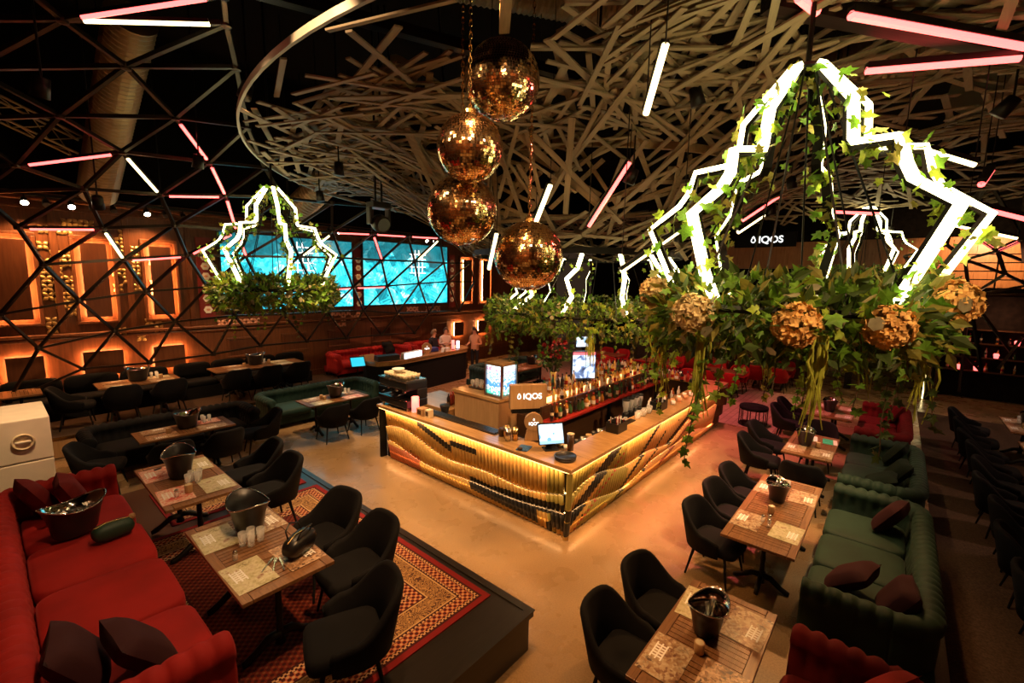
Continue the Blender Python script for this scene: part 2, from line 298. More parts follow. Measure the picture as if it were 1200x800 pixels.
# leaf-petal ornaments fixed to the wall
def petal(b, cx, cz, ang, l=.16, wd=.06):
    ca, sa = math.cos(ang), math.sin(ang); n = 5; rows = []
    for i in range(n):
        t = i/(n-1); hw = wd*math.sin(PI*min(.97, max(.03, t)))*.7; x = t*l; bow = .022*math.sin(PI*t)+.012
        rows.append([(cx+ca*x-sa*s*hw, WY-bow-(.014 if s == 0 else 0), cz+sa*x+ca*s*hw) for s in (-1, 0, 1)])
    o = len(b.v)
    for r in rows: b.v += r
    for i in range(n-1):
        for j in range(2): b.face(o+i*3+j, o+i*3+j+1, o+i*3+j+4, o+i*3+j+3)
for (x0, x1, z0, z1, m, lab) in ((1.0, 1.9, 4.44, 4.66, 'petal_gold', 'strip of gold petals above the lit wall panel'), (.95, 1.35, 2.3, 4.2, 'petal_gold', 'tall column of petals between lit wall panels'), (.0, .55, 3.5, 4.2, 'petal_pink', 'petal patch on the panel over the white speaker'),
        (1.62, 1.92, 2.7, 4.1, 'petal_pink', 'petal column running down a tall lit wall panel'), (2.12, 2.6, 3.2, 4.5, 'petal_gold', 'wide petal patch between two lit wall panels'), (2.8, 3.15, 2.75, 3.9, 'petal_pink', 'petal column on the panel beside the hexagon sign'),
        (4.0, 5.2, 2.24, 2.42, 'petal_pink', 'white petal row below the wider screen'), (2.1, 2.9, 2.0, 2.4, 'petal_gold', 'petal cluster on the ledge below lit panels'), (7.4, 8.4, 2.0, 2.42, 'petal_pink', 'petal row under the gap between screens'), (10.4, 12.0, 2.2, 2.4, 'petal_pink', 'petal row below the narrower screen')):
    root = thing('petal_ornament', lab, 'ornament', ((x0+x1)/2, WY, z0)); st = .18
    for i in range(int((x1-x0)/st)+1):
        for j in range(int((z1-z0)/st)+1):
            if random.random() < .3: continue
            b = MB(); cx, cz = x0+i*st, z0+j*st
            for k in range(4): petal(b, cx, cz, PI/4+PI/2*k, .125, .058)
            ob = b.build('petal_rosette', m, root); ob.location = (-(x0+x1)/2, -WY, -z0)
# ---- LED screens
def screen_mat(name, seed):
    t = NT(name); v = t.geo(); s = t.sep(v)
    p = t.comb(t.math('ADD', s[0], seed), s[2], 0.0)
    ds = t.noise(p, 1.6, 2, 0, 1); pv = t.new('ShaderNodeVectorMath', operation='ADD'); t.l.new(p, pv.inputs[0]); t.l.new(ds, pv.inputs[1]); q = pv.outputs[0]
    cell = t.voro(q, 2.3, 'Color'); cs = t.sep(cell); an = t.math('MULTIPLY', cs[0], 6.3); cell2 = t.sep(t.voro(q, 6.5, 'Color'))
    s2 = t.sep(p); k1 = t.math('ADD', t.math('MULTIPLY', s2[0], t.math('COSINE', an)), t.math('MULTIPLY', s2[1], t.math('SINE', an)))
    fr = t.math('SINE', t.math('MULTIPLY', k1, 62)); fr = t.math('MULTIPLY_ADD', fr, .5, .5)
    tone = t.math('ADD', t.math('MULTIPLY', cs[1], .42), t.math('ADD', t.math('MULTIPLY', cell2[0], .26), t.math('ADD', t.math('MULTIPLY', t.noise(p, 3, 3), .35), t.math('MULTIPLY', fr, t.math('MULTIPLY', cs[2], .22)))))
    c = t.ramp(tone, [(.22, (.004, .09, .12)), (.42, (.010, .30, .36)), (.58, (.02, .55, .66)), (.76, (.10, .78, .86)), (.95, (.60, 1, 1))])
    # dark grove along the top of the picture
    gx = t.math('SUBTRACT', t.noise(p, 1.1, 2), .5); top = t.math('GREATER_THAN', t.math('ADD', s[2], t.math('MULTIPLY', gx, 1.6)), 4.18)
    c = t.mix(t.math('MULTIPLY', top, .85), c, (.004, .06, .075)); t.base((0.01, .01, .01)); t.pr(.4); t.emit(c, .95); M[name] = t.m
screen_mat('screen_picture_a', 0); screen_mat('screen_picture_b', 31)
for nm, x0, x1, z0, z1, lx, lab in (('a', 4.22, 8.08, 2.56, 4.70, 6.4, 'wider LED screen with teal palm leaf picture beside the red hexagon sign'), ('b', 8.45, 12.22, 2.57, 4.80, 10.75, 'LED screen with teal palm leaf picture over the red wall sofa')):
    sc = thing('led_screen', lab, 'screen', (x0, WY-.1, z0)); b = MB().b6(0, x1-x0, -.04, .1, 0, z1-z0); b.build('housing', 'black_plastic', sc)
    MB().b6(.03, x1-x0-.03, -.05, -.04, .03, z1-z0-.03).build('display', 'screen_picture_'+nm, sc)
    lg = MB(); q = lx-x0; zz = 1.05
    for i in range(4): lg.b6(q+i*.16-.3, q+i*.16-.268, -.056, -.051, zz+(.0 if i % 3 else .12), zz+(.95 if i % 3 else .78))
    for k in (.1, .32, .62, .78): lg.b6(q-.38, q+.36, -.0565, -.0515, zz+k, zz+k+.028)
    lg.build('logo', 'logo_white', sc)
# ---- far end: portal, upper floor with timber wall
struct(MB().b6(19.6, 26, -10, -1.05, 3.35, 3.6).build('floor_gallery', 'wall_dark'))
gw = struct(MB().b6(23.0, 23.2, -10, 2.5, 3.6, 5.4).build('wall_gallery', 'wood_upper'))
for k in range(14): MB().b6(22.97, 23.0, -6.8+k*.62, -6.8+k*.62+.57, 3.62, 5.3).build('plank', 'wood_upper', gw)
struct(MB().b6(21.0, 21.2, -10, -1.1, 0, 3.35).build('wall_under_gallery', 'wall_dark'))
struct(MB().b6(19.5, 19.62, 2.2, 9.0, 0, 3.4).build('wall_far_bar', 'wood_dark'))
struct(MB().b6(20.6, 20.9, 2.2, 7.2, 4.2, 5.2).build('wall_far_fascia', 'wood_upper'))
pt = MB(); pt.b6(19.5, 19.7, -1.05, -.85, 0, 2.55); pt.b6(19.5, 19.7, -.85, 1.0, 2.4, 2.55); pt.b6(19.5, 19.7, 1.0, 1.2, 0, 2.55); o = struct(pt.build('door_1', 'black_metal'))
dl = MB(); dl.b6(19.47, 19.5, -.89, -.86, 0.02, 2.42); dl.build('led_strip', 'led_white', o); dl = MB(); dl.b6(19.47, 19.5, -.86, .4, 2.40, 2.43); dl.build('led_strip', 'led_white', o)
# ------------------------------------------------------------------ furniture builders
def make_sofa(label, L, D, m, loc, rz, nseat, legs=True, pillows=(), pm='velvet_maroon', plabel=None, group=None):
    root = thing('chesterfield_sofa', label, 'sofa', loc, rz, group)
    T = .25; ix = L/2-T; iy = D/2-T; rc = .10; fy = -D/2+.02
    pts = []; s = fy                                   # path: left arm front -> back -> right arm front
    N = lambda d, st=.022: max(2, int(d/st))
    la = [((-ix, fy+(iy-rc-fy)*i/N(iy-rc-fy)), (-1, 0)) for i in range(N(iy-rc-fy)+1)]
    cl = [((-ix+rc-rc*math.cos(a), iy-rc+rc*math.sin(a)), (-math.cos(a), math.sin(a))) for a in [PI/2*i/9 for i in range(1, 10)]]
    bk = [((-ix+rc+(2*ix-2*rc)*i/N(2*ix), iy), (0, 1)) for i in range(1, N(2*ix)+1)]
    cr = [((ix-rc+rc*math.sin(a), iy-rc+rc*math.cos(a)), (math.sin(a), math.cos(a))) for a in [PI/2*i/9 for i in range(1, 10)]]
    ra = [((ix, iy-rc-(iy-rc-fy)*i/N(iy-rc-fy)), (1, 0)) for i in range(1, N(iy-rc-fy)+1)]
    sec = [(.0, .24, 0), (.005, .36, 1), (.02, .43, 1), (.035, .50, 1), (.045, .57, 1), (.04, .62, 2)]
    for k in range(9): a = PI*1.02-PI*1.28*k/8; sec.append((.135+.105*math.cos(a), .65+.10*math.sin(a), 2))
    sec += [(.215, .50, 0), (.21, .30, 0), (.21, .12, 0)]
    allp = la+cl+bk+cr+ra; acc = [0]
    for a, b in zip(allp, allp[1:]): acc.append(acc[-1]+math.hypot(b[0][0]-a[0][0]+.18*(b[1][0]-a[1][0]), b[0][1]-a[0][1]+.18*(b[1][1]-a[1][1])))
    wf = .125
    def ring(i):
        (x, y), (nx, ny) = allp[i]; s = acc[i]; out = []
        fold = abs(math.sin(PI*s/wf))**.6
        for (o_, z, k) in sec:
            d = 0
            if k == 2: d = .036*(fold-.7)
            elif k == 1:
                row = round((z-.40)/.085); u = (s/(wf*2)+.5*row) % 1.0; u = min(u, 1-u)*wf*2; dz = (z-.40-row*.085)
                d = -.032*math.exp(-(u*u+dz*dz)/(.035**2))+.010*(fold-.6)
            oo = o_-d if z < .66 and o_ < .1 else o_+d*.6
            out.append((x+nx*oo, y+ny*oo, z+(d if k == 2 and z > .60 else 0)))
        return out
    n1, n2 = len(la), len(la)+len(cl)+len(bk)+len(cr)
    for nm, i0, i1 in (('armrest', 0, n1), ('backrest', n1-1, n2+1), ('armrest', n2, len(allp))):
        b = MB(); b.rings([ring(i) for i in range(i0, i1)]); b.build(nm, m, root, True)
    MB().b6(-L/2+.06, L/2-.06, -D/2+.05, D/2-.05, .10, .29).build('base', m, root, bevel=.02)
    sw = 2*ix/nseat
    for k in range(nseat): MB().sbox((-ix+sw*(k+.5), (fy+iy)/2-.01, .355), (sw*1.0, iy-fy+.03, .19), .28, 24, 10).build('seat_cushion', m, root, True)
    if legs:
        for sx in (-1, 1):
            for sy in (-1, 1): MB().lathe([(.02, 0), (.035, .05), (.03, .11)], 8, (sx*(L/2-.12), sy*(D/2-.12), 0)).build('leg', 'black_matte', root)
    mz = Matrix.Translation(loc) @ Matrix.Rotation(rz, 4, 'Z')
    for k, (px_, py_, tilt, turn, pmat, pl) in enumerate(pillows):
        mm = Matrix.Rotation(turn, 3, 'Z') @ Matrix.Rotation(tilt, 3, 'X')
        pb = pillow(.46); o = pb.build('throw_pillow', pmat, None, True); p = mz @ Vector((px_, py_, .46+.215*abs(math.sin(tilt))+.05*abs(math.cos(tilt))))
        o.location = p; o.rotation_euler = (Matrix.Rotation(rz, 3, 'Z') @ mm).to_euler(); tag(o, pl, 'pillow')
    return root
def pillow(sz):
    b = MB(); n = 10; top = []; bot = []
    for i in range(n+1):
        for j in range(n+1):
            u, v = i/n*2-1, j/n*2-1; h = .10*(max(0, (1-u**4)*(1-v**4)))**.5; pin = 1-.07*(u*u*(1-v*v)*0+(1-abs(u))*abs(v)+(1-abs(v))*abs(u))
            top.append((u*sz/2*pin, v*sz/2*pin, h)); bot.append((u*sz/2*pin, v*sz/2*pin, -h))
    o = len(b.v); b.v += top+bot; m = n+1
    for i in range(n):
        for j in range(n):
            a = i*m+j; b.face(a, a+m, a+m+1, a+1); a += m*m; b.face(a, a+1, a+m+1, a+m)
    return b
def make_chair(mat_='velvet_black'):
    root = thing('armchair', 'x', 'chair')
    n = 30; rings = []
    for i in range(n+1):
        a = R(-118+236*i/n); e = abs(a)/R(118); h = .60+.26*(.5+.5*math.cos(PI*min(1, max(0, (e-.20)/.55))))-.05*max(0, e-.8)/.2; sq = 1.0
        px_, py_ = .235*math.copysign(abs(math.sin(a))**.75, a), .25*math.cos(a)*1.05+.01; nx, ny = math.sin(a), math.cos(a); ln = .09*(h-.36)/.5
        rings.append([(px_+nx*o_, py_+ny*o_, z) for o_, z in ((0, .40), (ln*.5, .40+(h-.40)*.5), (ln, h-.03), (ln+.012, h-.004), (ln+.035, h), (ln+.05, h-.008), (ln+.058, h-.04), (ln*.5+.06, .40+(h-.40)*.45), (.055, .36), (.01, .34))])
    MB().rings(rings).build('backrest', mat_, root, True)
    MB().sbox((0, -.03, .43), (.50, .56, .15), .35, 20, 8).build('seat', mat_, root, True)
    for sx in (-1, 1):
        for sy in (-1, 1): MB().tube([(sx*.19, sy*.18-.01, .38), (sx*.255, sy*.25-.01, 0)], [.019, .011], 8).build('leg', 'black_matte', root)
    return root
def make_table(name, L, W, two=False):
    root = thing(name, 'x', 'table'); fw = .075; zt = .75; th = .032
    for s in (-1, 1): MB().box((0, s*(W/2-fw/2), zt-th/2), (L, fw, th)).build('frame_board', 'wood_table', root, bevel=.003)
    ncell = 3 if L < 1.7 else 4; xs = [-L/2+fw/2+(L-fw)*i/ncell for i in range(ncell+1)]
    for x in xs: MB().box((x, 0, zt-th/2), (fw, W-2*fw-.006, th)).build('cross_board', 'wood_table', root, bevel=.003)
    ns = 7; gw_ = (L-fw)/ncell-fw; sl = MB().box((0, 0, 0), (gw_/ns-.008, W-2*fw-.008, th*.8)).mesh('slat', 'wood_table')
    for i in range(ncell):
        for k in range(ns): o = obj('slat', sl, root); o.location = (xs[i]+fw/2+gw_*(k+.5)/ns, 0, zt-th*.55)
    MB().box((0, 0, zt-th-.012), (L-.1, W-.1, .014)).build('underframe', 'black_metal', root)
    for x in ((-L*.27, L*.27) if two else (-L*.3, L*.3)):
        b = MB(); b.lathe([(.045, .05), (.03, .12), (.025, .3), (.032, .36), (.025, .42), (.028, .66), (.10, .69), (.10, .705)], 12, (x, 0, 0))
        cl_ = b.build('column', 'black_metal', root, True)
        for s in (-1, 1): MB().tube([(x, 0, .14), (x, s*.10, .13), (x, s*.20, .06), (x, s*.27, .025), (x, s*.30, .02)], [.035, .035, .03, .032, .025], 8).build('foot', 'black_metal', cl_, True)
        if two:
            for s in (-1, 1): MB().tube([(x, 0, .13), (x+s*.1, 0, .12), (x+s*.18, 0, .05), (x+s*.24, 0, .022)], [.03, .03, .028, .024], 8).build('foot', 'black_metal', cl_, True)
    return root
def make_bucket(lining='chrome'):
    root = thing('ice_tub', 'x', 'tub'); n = 28
    def rg(r, z, lift): return [(r*1.0*math.cos(2*PI*k/n), r*.70*math.sin(2*PI*k/n), z+lift*(.5+.5*math.cos(4*PI*k/n))) for k in range(n)]
    b = MB(); b.rings([rg(.105, 0, 0), rg(.12, .02, 0), rg(.145, .13, .01), rg(.175, .185, .05), rg(.182, .19, .05)], True, True, False); b.build('outer_shell', 'black_plastic', root, True)
    b = MB(); b.rings([rg(.182, .19, .05), rg(.174, .188, .05), rg(.138, .13, .01), rg(.11, .03, 0)], True, False, True); b.build('lining', lining, root, True)
    b = MB(); b.tube([rg(.180, .193, .05)[k % n] for k in range(n+1)], .0045, 6, False); b.build('rim', 'chrome', root, True)
    return root
def make_cup():
    root = thing('wooden_cup', 'x', 'cup'); MB().lathe([(.034, 0), (.038, .01), (.04, .09), (.036, .095), (.033, .09)], 16).build('body', 'wood_box', root, True); MB().lathe([(.032, .088), (.031, .092)], 14).build('candle', 'cream', root, True); return root
def make_glass():
    root = thing('water_glass', 'x', 'glass'); MB().lathe([(.027, 0), (.036, .125), (.0345, .125), (.026, .008)], 14, cap1=True).build('body', 'glass', root, True); return root
def make_shaker():
    root = thing('shaker', 'x', 'shaker'); MB().lathe([(.02, 0), (.022, .05), (.018, .06)], 12).build('body', 'glass', root, True); MB().lathe([(.019, .06), (.02, .075), (.012, .085)], 12).build('cap', 'steel', root, True); return root
def make_cutlery(kind):
    b = MB()
    if kind == 'fork':
        b.prism([(-.005, 0), (.005, 0), (.004, .12), (.012, .14), (.012, .19), (.008, .19), (.007, .15), (.002, .15), (.002, .19), (-.002, .19), (-.002, .15), (-.007, .15), (-.008, .19), (-.012, .19), (-.012, .14), (-.004, .12)], .002)
    else: b.prism([(-.006, 0), (.006, 0), (.005, .1), (.010, .12), (.009, .19), (.003, .205), (-.006, .19), (-.005, .1)], .002)
    return b.mesh(kind, 'steel')
def collage(name, cols, seed):
    t = NT(name); v = t.coord(); p = t.mapv(v, (1, 1, 1), (0, 0, seed), (seed*3.1, seed*1.7, 0)); a = t.voro(p, 48, 'Color'); sc = t.sep(a)
    big = t.noise(p, 7, 2); f = t.math('ADD', t.math('MULTIPLY', sc[0], .30), t.math('MULTIPLY', big, .78)); c = t.ramp(f, [(.2+.15*i, q) for i, q in enumerate(cols)])
    t.base(c); t.pr(.35); M[name] = t.m
collage('print_street', [(.02, .015, .012), (.18, .07, .035), (.38, .24, .13), (.55, .44, .30), (.10, .05, .03)], 1)
collage('print_pale', [(.16, .13, .06), (.38, .33, .17), (.52, .47, .28), (.60, .55, .38), (.25, .11, .05)], 2)
collage('print_red', [(.20, .01, .01), (.60, .05, .04), (.75, .30, .22), (.80, .62, .50), (.40, .03, .03)], 3)
collage('print_dark', [(.01, .009, .008), (.05, .03, .02), (.30, .16, .08), (.60, .40, .25), (.03, .02, .02)], 4)
PLM = {k: MB().box((0, 0, .0015), (.44, .30, .002)).mesh('placemat', k) for k in ('print_street', 'print_pale', 'print_red', 'print_dark')}
PLG = MB()
for i in range(5): PLG.b6(-.10+i*.03, -.085+i*.03, -.11, -.02, .0028, .0034)
for k in (-.11, -.07, -.03): PLG.b6(-.12, .06, k, k+.012, .0028, .0034)
PLGM = PLG.mesh('white_emblem', 'print_white')
chair0 = make_chair(); table0 = make_table('dining_table', 1.44, .72); table2 = make_table('dining_table', 2.2, .74, True); bucket0 = make_bucket(); bucket1 = make_bucket('black_plastic'); cup0 = make_cup(); glass0 = make_glass(); shaker0 = make_shaker()
FORK, KNIFE = make_cutlery('fork'), make_cutlery('knife')
PROTO = []
def use(proto, loc, rz, label, group=None, scale=None): return dup(proto, loc, rz, label, group, scale)
def chair(x, y, deg, label, z=0, group=None): return use(chair0, (x, y, z), R(deg), label, group)
def put(tf, x, y, z=0): return tf @ Vector((x, y, z))
def dress(cx, cy, z, rz, where, L=1.44, W=.72, mats=('print_street', 'print_pale', 'print_street', 'print_dark'), bucket=(0, 0), cups=((.3, .1),), glasses=(), shakers=(), cut=4, emblem=True, big=1.0, tub=None):
    tf = Matrix.Translation((cx, cy, z)) @ Matrix.Rotation(rz, 4, 'Z'); zt = .7502
    q = [(-L/4-.02, -W/2+.165), (L/4+.02, -W/2+.165), (-L/4-.02, W/2-.165), (L/4+.02, W/2-.165)]
    for k, mname in enumerate(mats):
        if not mname: continue
        px_, py_ = q[k]; th = thing('placemat', {'print_street': 'brown street-photo', 'print_pale': 'pale printed', 'print_red': 'red printed', 'print_dark': 'dark photo-print'}[mname]+' placemat on the table '+where, 'placemat', put(tf, px_, py_, zt), rz+(PI if k > 1 else 0)+random.uniform(-.06, .06), 'placemats on the table '+where)
        obj('sheet', PLM[mname], th)
        if emblem: obj('emblem', PLGM, th)
    if bucket is not None:
        bx, by = bucket; use(tub or bucket0, put(tf, bx, by, zt+.003), rz+random.uniform(-.4, .4), ('plain black oval ice tub on the table ' if tub else 'black oval ice tub with chrome lining on the table ')+where, scale=big)
        for k in range(cut):
            o = obj('fork' if k % 2 else 'knife', FORK if k % 2 else KNIFE); a = 2.4*k; o.location = put(tf, bx+.05*math.cos(a), by+.035*math.sin(a), zt+.06); o.rotation_euler = (R(72)+random.uniform(-.12, .12), 0, rz+a+PI/2)
            tag(o, ('steel fork' if k % 2 else 'steel knife')+' leaning in the black tub on the table '+where, 'cutlery', 'cutlery in the tub '+where)
    for x, y in cups: use(cup0, put(tf, x, y, zt+.003), 0, 'small wooden candle cup on the table '+where, 'candle cups '+where if len(cups) > 1 else None)
    for x, y in glasses: use(glass0, put(tf, x, y, zt+.003), 0, 'upturned clear water glass on the table '+where, 'glasses on the table '+where if len(glasses) > 1 else None)
    for x, y in shakers: use(shaker0, put(tf, x, y, zt+.003), 0, 'glass shaker with steel cap on the table '+where, 'shakers '+where if len(shakers) > 1 else None)
def table(cx, cy, z, deg, label, proto=None): return use(proto or table0, (cx, cy, z), R(deg), label)

# ------------------------------------------------------------------ raised deck, left
DZ = .42
def rug_mat(name, RW, RL):
    t = NT(name); v = t.coord(); s = t.sep(v); 
    dx = t.math('SUBTRACT', RW, t.math('ABSOLUTE', s[0])); dy = t.math('SUBTRACT', RL, t.math('ABSOLUTE', s[1])); d = t.math('MINIMUM', dx, dy)
    def lat(k, ox=0.0):
        return t.math('MULTIPLY', t.math('SINE', t.math('MULTIPLY_ADD', s[0], k, ox)), t.math('SINE', t.math('MULTIPLY_ADD', s[1], k, ox)))
    l1 = lat(88); field = t.mix(t.math('GREATER_THAN', l1, .30), t.mix(t.math('LESS_THAN', l1, -.60), (.12, .016, .010), (.17, .055, .024)), (.045, .009, .007))
    scr = t.math('GREATER_THAN', t.math('SINE', t.math('MULTIPLY', t.noise(v, 11, 1, 1.2), 55)), .15)
    creamb = t.mix(scr, (.36, .21, .085), (.08, .035, .022)); dots = t.mix(t.math('GREATER_THAN', lat(95), .15), (.36, .10, .05), (.06, .012, .012)); dots = t.mix(t.math('LESS_THAN', lat(95), -.45), dots, (.46, .30, .15)); dots2 = t.mix(t.math('GREATER_THAN', lat(150), .1), (.50, .30, .16), (.035, .008, .010))
    def band(c, a, b2, new): return t.mix(t.math('MULTIPLY', t.math('GREATER_THAN', d, a), t.math('LESS_THAN', d, b2)), c, new)
    c = band((.17, .012, .014), .06, 9, (.05, .012, .012)); c = band(c, .085, .115, dots2); c = band(c, .12, .20, dots); c = band(c, .205, .225, dots2); c = band(c, .24, .255, (.45, .30, .15)); c = band(c, .255, .44, creamb); c = band(c, .44, .455, (.45, .30, .15)); c = band(c, .47, .56, dots); c = band(c, .565, .60, dots2); c = band(c, .62, 9, field)
    t.base(c); t.pr(.9, 0, .15); t.bump(t.noise(v, 300, 2), .3, .003); M[name] = t.m
def rug(cx, cy, z, deg, label, hw, hl, lift=None):
    mn = 'rug_pattern_%d' % (hl*100); rug_mat(mn, hw, hl); b = MB(); nx, ny = 12, 24; g = []
    for i in range(nx+1):
        for j in range(ny+1):
            x, y = -hw+2*hw*i/nx, -hl+2*hl*j/ny; g.append((x, y, .012+.004*math.sin(3*x+2*y)*0+(lift(x, y) if lift else 0)))
    b.v = g+[(x, y, 0 if not lift else q-.012) for x, y, q in g]; m = ny+1; k = len(g)
    for i in range(nx):
        for j in range(ny): a = i*m+j; b.face(a, a+m, a+m+1, a+1); b.face(k+a, k+a+1, k+a+m+1, k+a+m)
    ed = [i*m for i in range(nx+1)]; ed2 = [i*m+ny for i in range(nx+1)]; e3 = list(range(m)); e4 = [nx*m+j for j in range(m)]
    for e, fl in ((ed, 1), (ed2, 0), (e3, 0), (e4, 1)):
        for a, c_ in zip(e, e[1:]): b.face(*((a, a+k, c_+k, c_) if fl else (a, c_, c_+k, a+k)))
    o = b.build('oriental_rug', mn, None, False, (cx, cy, z), R(deg)); return tag(o, label, 'rug')
rug(3.07-1.32, 2.83+1.82, DZ, 0, 'red oriental rug with cream border under the deck tables', 1.32, 1.82)
rug(2.15, 7.26, DZ, 0, 'red oriental rug lying at the far end of the deck', .85, .60)
make_sofa('long red tufted chesterfield sofa on the rug deck', 4.3, 1.12, 'velvet_red', (.36, 5.27, DZ+.012), R(90), 4, pillows=(
    (1.72, .16, R(62), R(10), 'velvet_red_dark', 'dark red pillow at the far arm of the long sofa'), (1.58, -.10, R(66), R(-2), 'velvet_red_dark', 'dark red pillow leaning on its twin by the white speaker'),
    (-1.46, .17, R(58), R(-8), 'velvet_maroon', 'maroon pillow against the back of the long sofa'), (-1.62, -.12, R(52), R(6), 'velvet_maroon', 'maroon pillow leaning at the near sofa arm')))
table(1.40, 4.16, DZ+.012, 90, 'slatted wooden table with handbag and tub on the rug deck'); table(1.38, 6.18, DZ+.012, 90, 'slatted wooden table with red placemats by the long sofa')
dress(1.40, 4.16, DZ+.012, R(90), 'with the handbag on the deck', mats=('print_dark', 'print_street', 'print_pale', 'print_pale'), bucket=(.32, -.06), cups=(), glasses=((.05, -.06), (.02, .03), (.11, .0), (.08, .08)), shakers=((-.1, .2),), cut=0, big=1.35, tub=bucket1)
dress(1.38, 6.18, DZ+.012, R(90), 'with red placemats on the deck', mats=('print_pale', 'print_pale', 'print_red', 'print_red'), bucket=(.16, .02), cups=((-.42, .08),), glasses=((-.12, -.10), (-.12, -.02), (-.20, -.06), (-.2, .03)), shakers=((-.45, .2),), cut=0, big=1.35, tub=bucket1)
for x, y, a_, lab in ((2.06, 4.30, -84, 'black velvet armchair at the far end of the handbag table'), (2.04, 3.62, -96, 'black velvet armchair between two others along the handbag table'), (1.58, 2.93, -112, 'black velvet armchair drawn across the near end of the handbag table'),
    (2.12, 5.78, -92, 'black velvet armchair at the near side of the red placemat table'), (2.18, 6.50, -98, 'black velvet armchair beside the second rug')): chair(x, y, a_, lab, DZ+.014)
# bag on table, tub and cloth bag on sofa, small wooden bits
def handbag(loc, rz, m, label, handles=True):
    root = thing('handbag', label, 'bag', loc, rz); MB().sbox((0, 0, .085), (.34, .17, .17), .55, 20, 10).build('body', m, root, True)
    MB().tube([(-.15, 0, .155), (-.05, .01, .175), (.05, -.01, .175), (.15, 0, .155)], .006, 6).build('zip', 'brass', root)
    if handles:
        for s in (-1, 1): MB().tube([(-.09, s*.04, .15), (-.08, s*.07, .22), (0, s*.09, .25), (.08, s*.07, .22), (.09, s*.04, .15)], .007, 6).build('handle', m, root, True)
    return root
handbag((1.62, 3.78, DZ+.769), R(30), 'leather', 'black leather handbag lying on the deck table')
handbag((.66, 5.86, DZ+.478), R(10), 'dark_green', 'dark green cloth bag lying on the red sofa', False)
use(bucket0, (.42, 6.24, DZ+.478), R(20), 'black oval tub of crumpled foil on the red sofa', None, 1.5)
b = MB()
for k in range(60):
    a = random.random()*2*PI; rr = random.random()**.5*.17; b.box((.42+rr*math.cos(a), 6.24+rr*.7*math.sin(a), DZ+.69+random.random()*.04), (.05, .04, .01), 0, Matrix.Rotation(random.random()*3, 3, Vector((random.random(), random.random(), .5)).normalized()))
o = b.build('crumpled_foil', 'dark_steel'); tag(o, 'crumpled shiny foil heaped in the tub on the red sofa', 'foil')
for k, (x, y) in enumerate(((.80, 6.08), (.86, 6.17))):
    o = MB().lathe([(.02, 0), (.03, .03), (.026, .06), (.01, .065)], 10).build('wooden_grinder', 'wood_box', None, True, (x, y, DZ+.475)); tag(o, 'small wooden grinder beside the green bag on the sofa', 'grinder', 'grinders on the red sofa')
o = MB().b6(-.04, .04, -.015, .015, 0, .012).build('car_key', 'black_plastic', None, loc=(1.22, 6.72, DZ+.769), rz=.4, bevel=.004); tag(o, 'black key fob on a pale placemat', 'key')
for k in range(3):
    o = obj('fork' if k % 2 else 'knife', FORK if k % 2 else KNIFE); o.location = (1.28+.07*k, 3.72-.05*k, DZ+.770); o.rotation_euler = (0, 0, -.8+.3*k); tag(o, 'steel cutlery lying beside the handbag', 'cutlery', 'loose cutlery on the deck table')
# loudspeaker stack
sp = thing('loudspeaker', 'tall white loudspeaker cabinet standing behind the red sofa', 'loudspeaker', (-.18, 8.88, 0))
MB().b6(-.62, .62, -.53, .52, 0, 1.12).build('lower_cabinet', 'speaker_white', sp, bevel=.015); MB().b6(-.62, .62, -.53, .52, 1.128, 1.69).build('upper_cabinet', 'speaker_white', sp, bevel=.015)
hb = MB(); hb.lathe([(.105, 0), (.11, .012), (.085, .014), (.085, -.02)], 20, cap1=False); hm = hb.build('handle_cup', 'cream', sp, True); hm.location = (.36, -.536, 1.40); hm.rotation_euler = (R(90), 0, 0)
o = MB().b6(-.07, .07, -.012, .012, -.012, .012).build('grip', 'speaker_white', sp, bevel=.006); o.location = (.36, -.545, 1.40)
# ------------------------------------------------------------------ left: lower floor and back tier
make_sofa('black chesterfield sofa behind the deck facing the red placemats', 2.85, 1.05, 'velvet_black', (2.28, 10.72, 0), 0, 3)
table(2.22, 9.74, 0, 0, 'dark wooden table pushed up to the black chesterfield sofa'); dress(2.22, 9.74, 0, 0, 'by the black sofa', mats=('print_dark', 'print_street', 'print_street', 'print_red'), bucket=(.05, .05), cups=((-.27, -.1),), glasses=((.34, .13), (.44, .19), (.34, .25)), cut=2, big=1.3)
for x, y, a, lab in ((1.85, 9.12, 176, 'black armchair with its back to the deck at the black sofa table'), (2.62, 9.14, 184, 'black armchair tucked under the black sofa table beside the rug'), (1.02, 9.62, 70, 'black armchair at the speaker end of the black sofa table'), (3.42, 9.55, -100, 'black armchair turned side-on at the end of the black sofa table')): chair(x, y, a, lab)
make_sofa('dark green chesterfield sofa on the concrete before the wall tables', 2.95, 1.05, 'velvet_teal', (5.45, 11.15, 0), 0, 3)
table(5.15, 9.84, 0, 0, 'wooden table in front of the dark green sofa'); dress(5.15, 9.84, 0, 0, 'by the dark green sofa', mats=('print_pale', 'print_red', 'print_street', 'print_dark'), bucket=(.1, .08), cups=((-.24, -.04), (-.24, .10)), glasses=((.42, .22), (.46, .12)), cut=4, big=1.3)
for x, a, lab in ((4.78, 178, 'black armchair at the green sofa table beside the deck'), (5.55, 186, 'black armchair at the green sofa table nearer the bar')): chair(x, 9.22, a, lab)
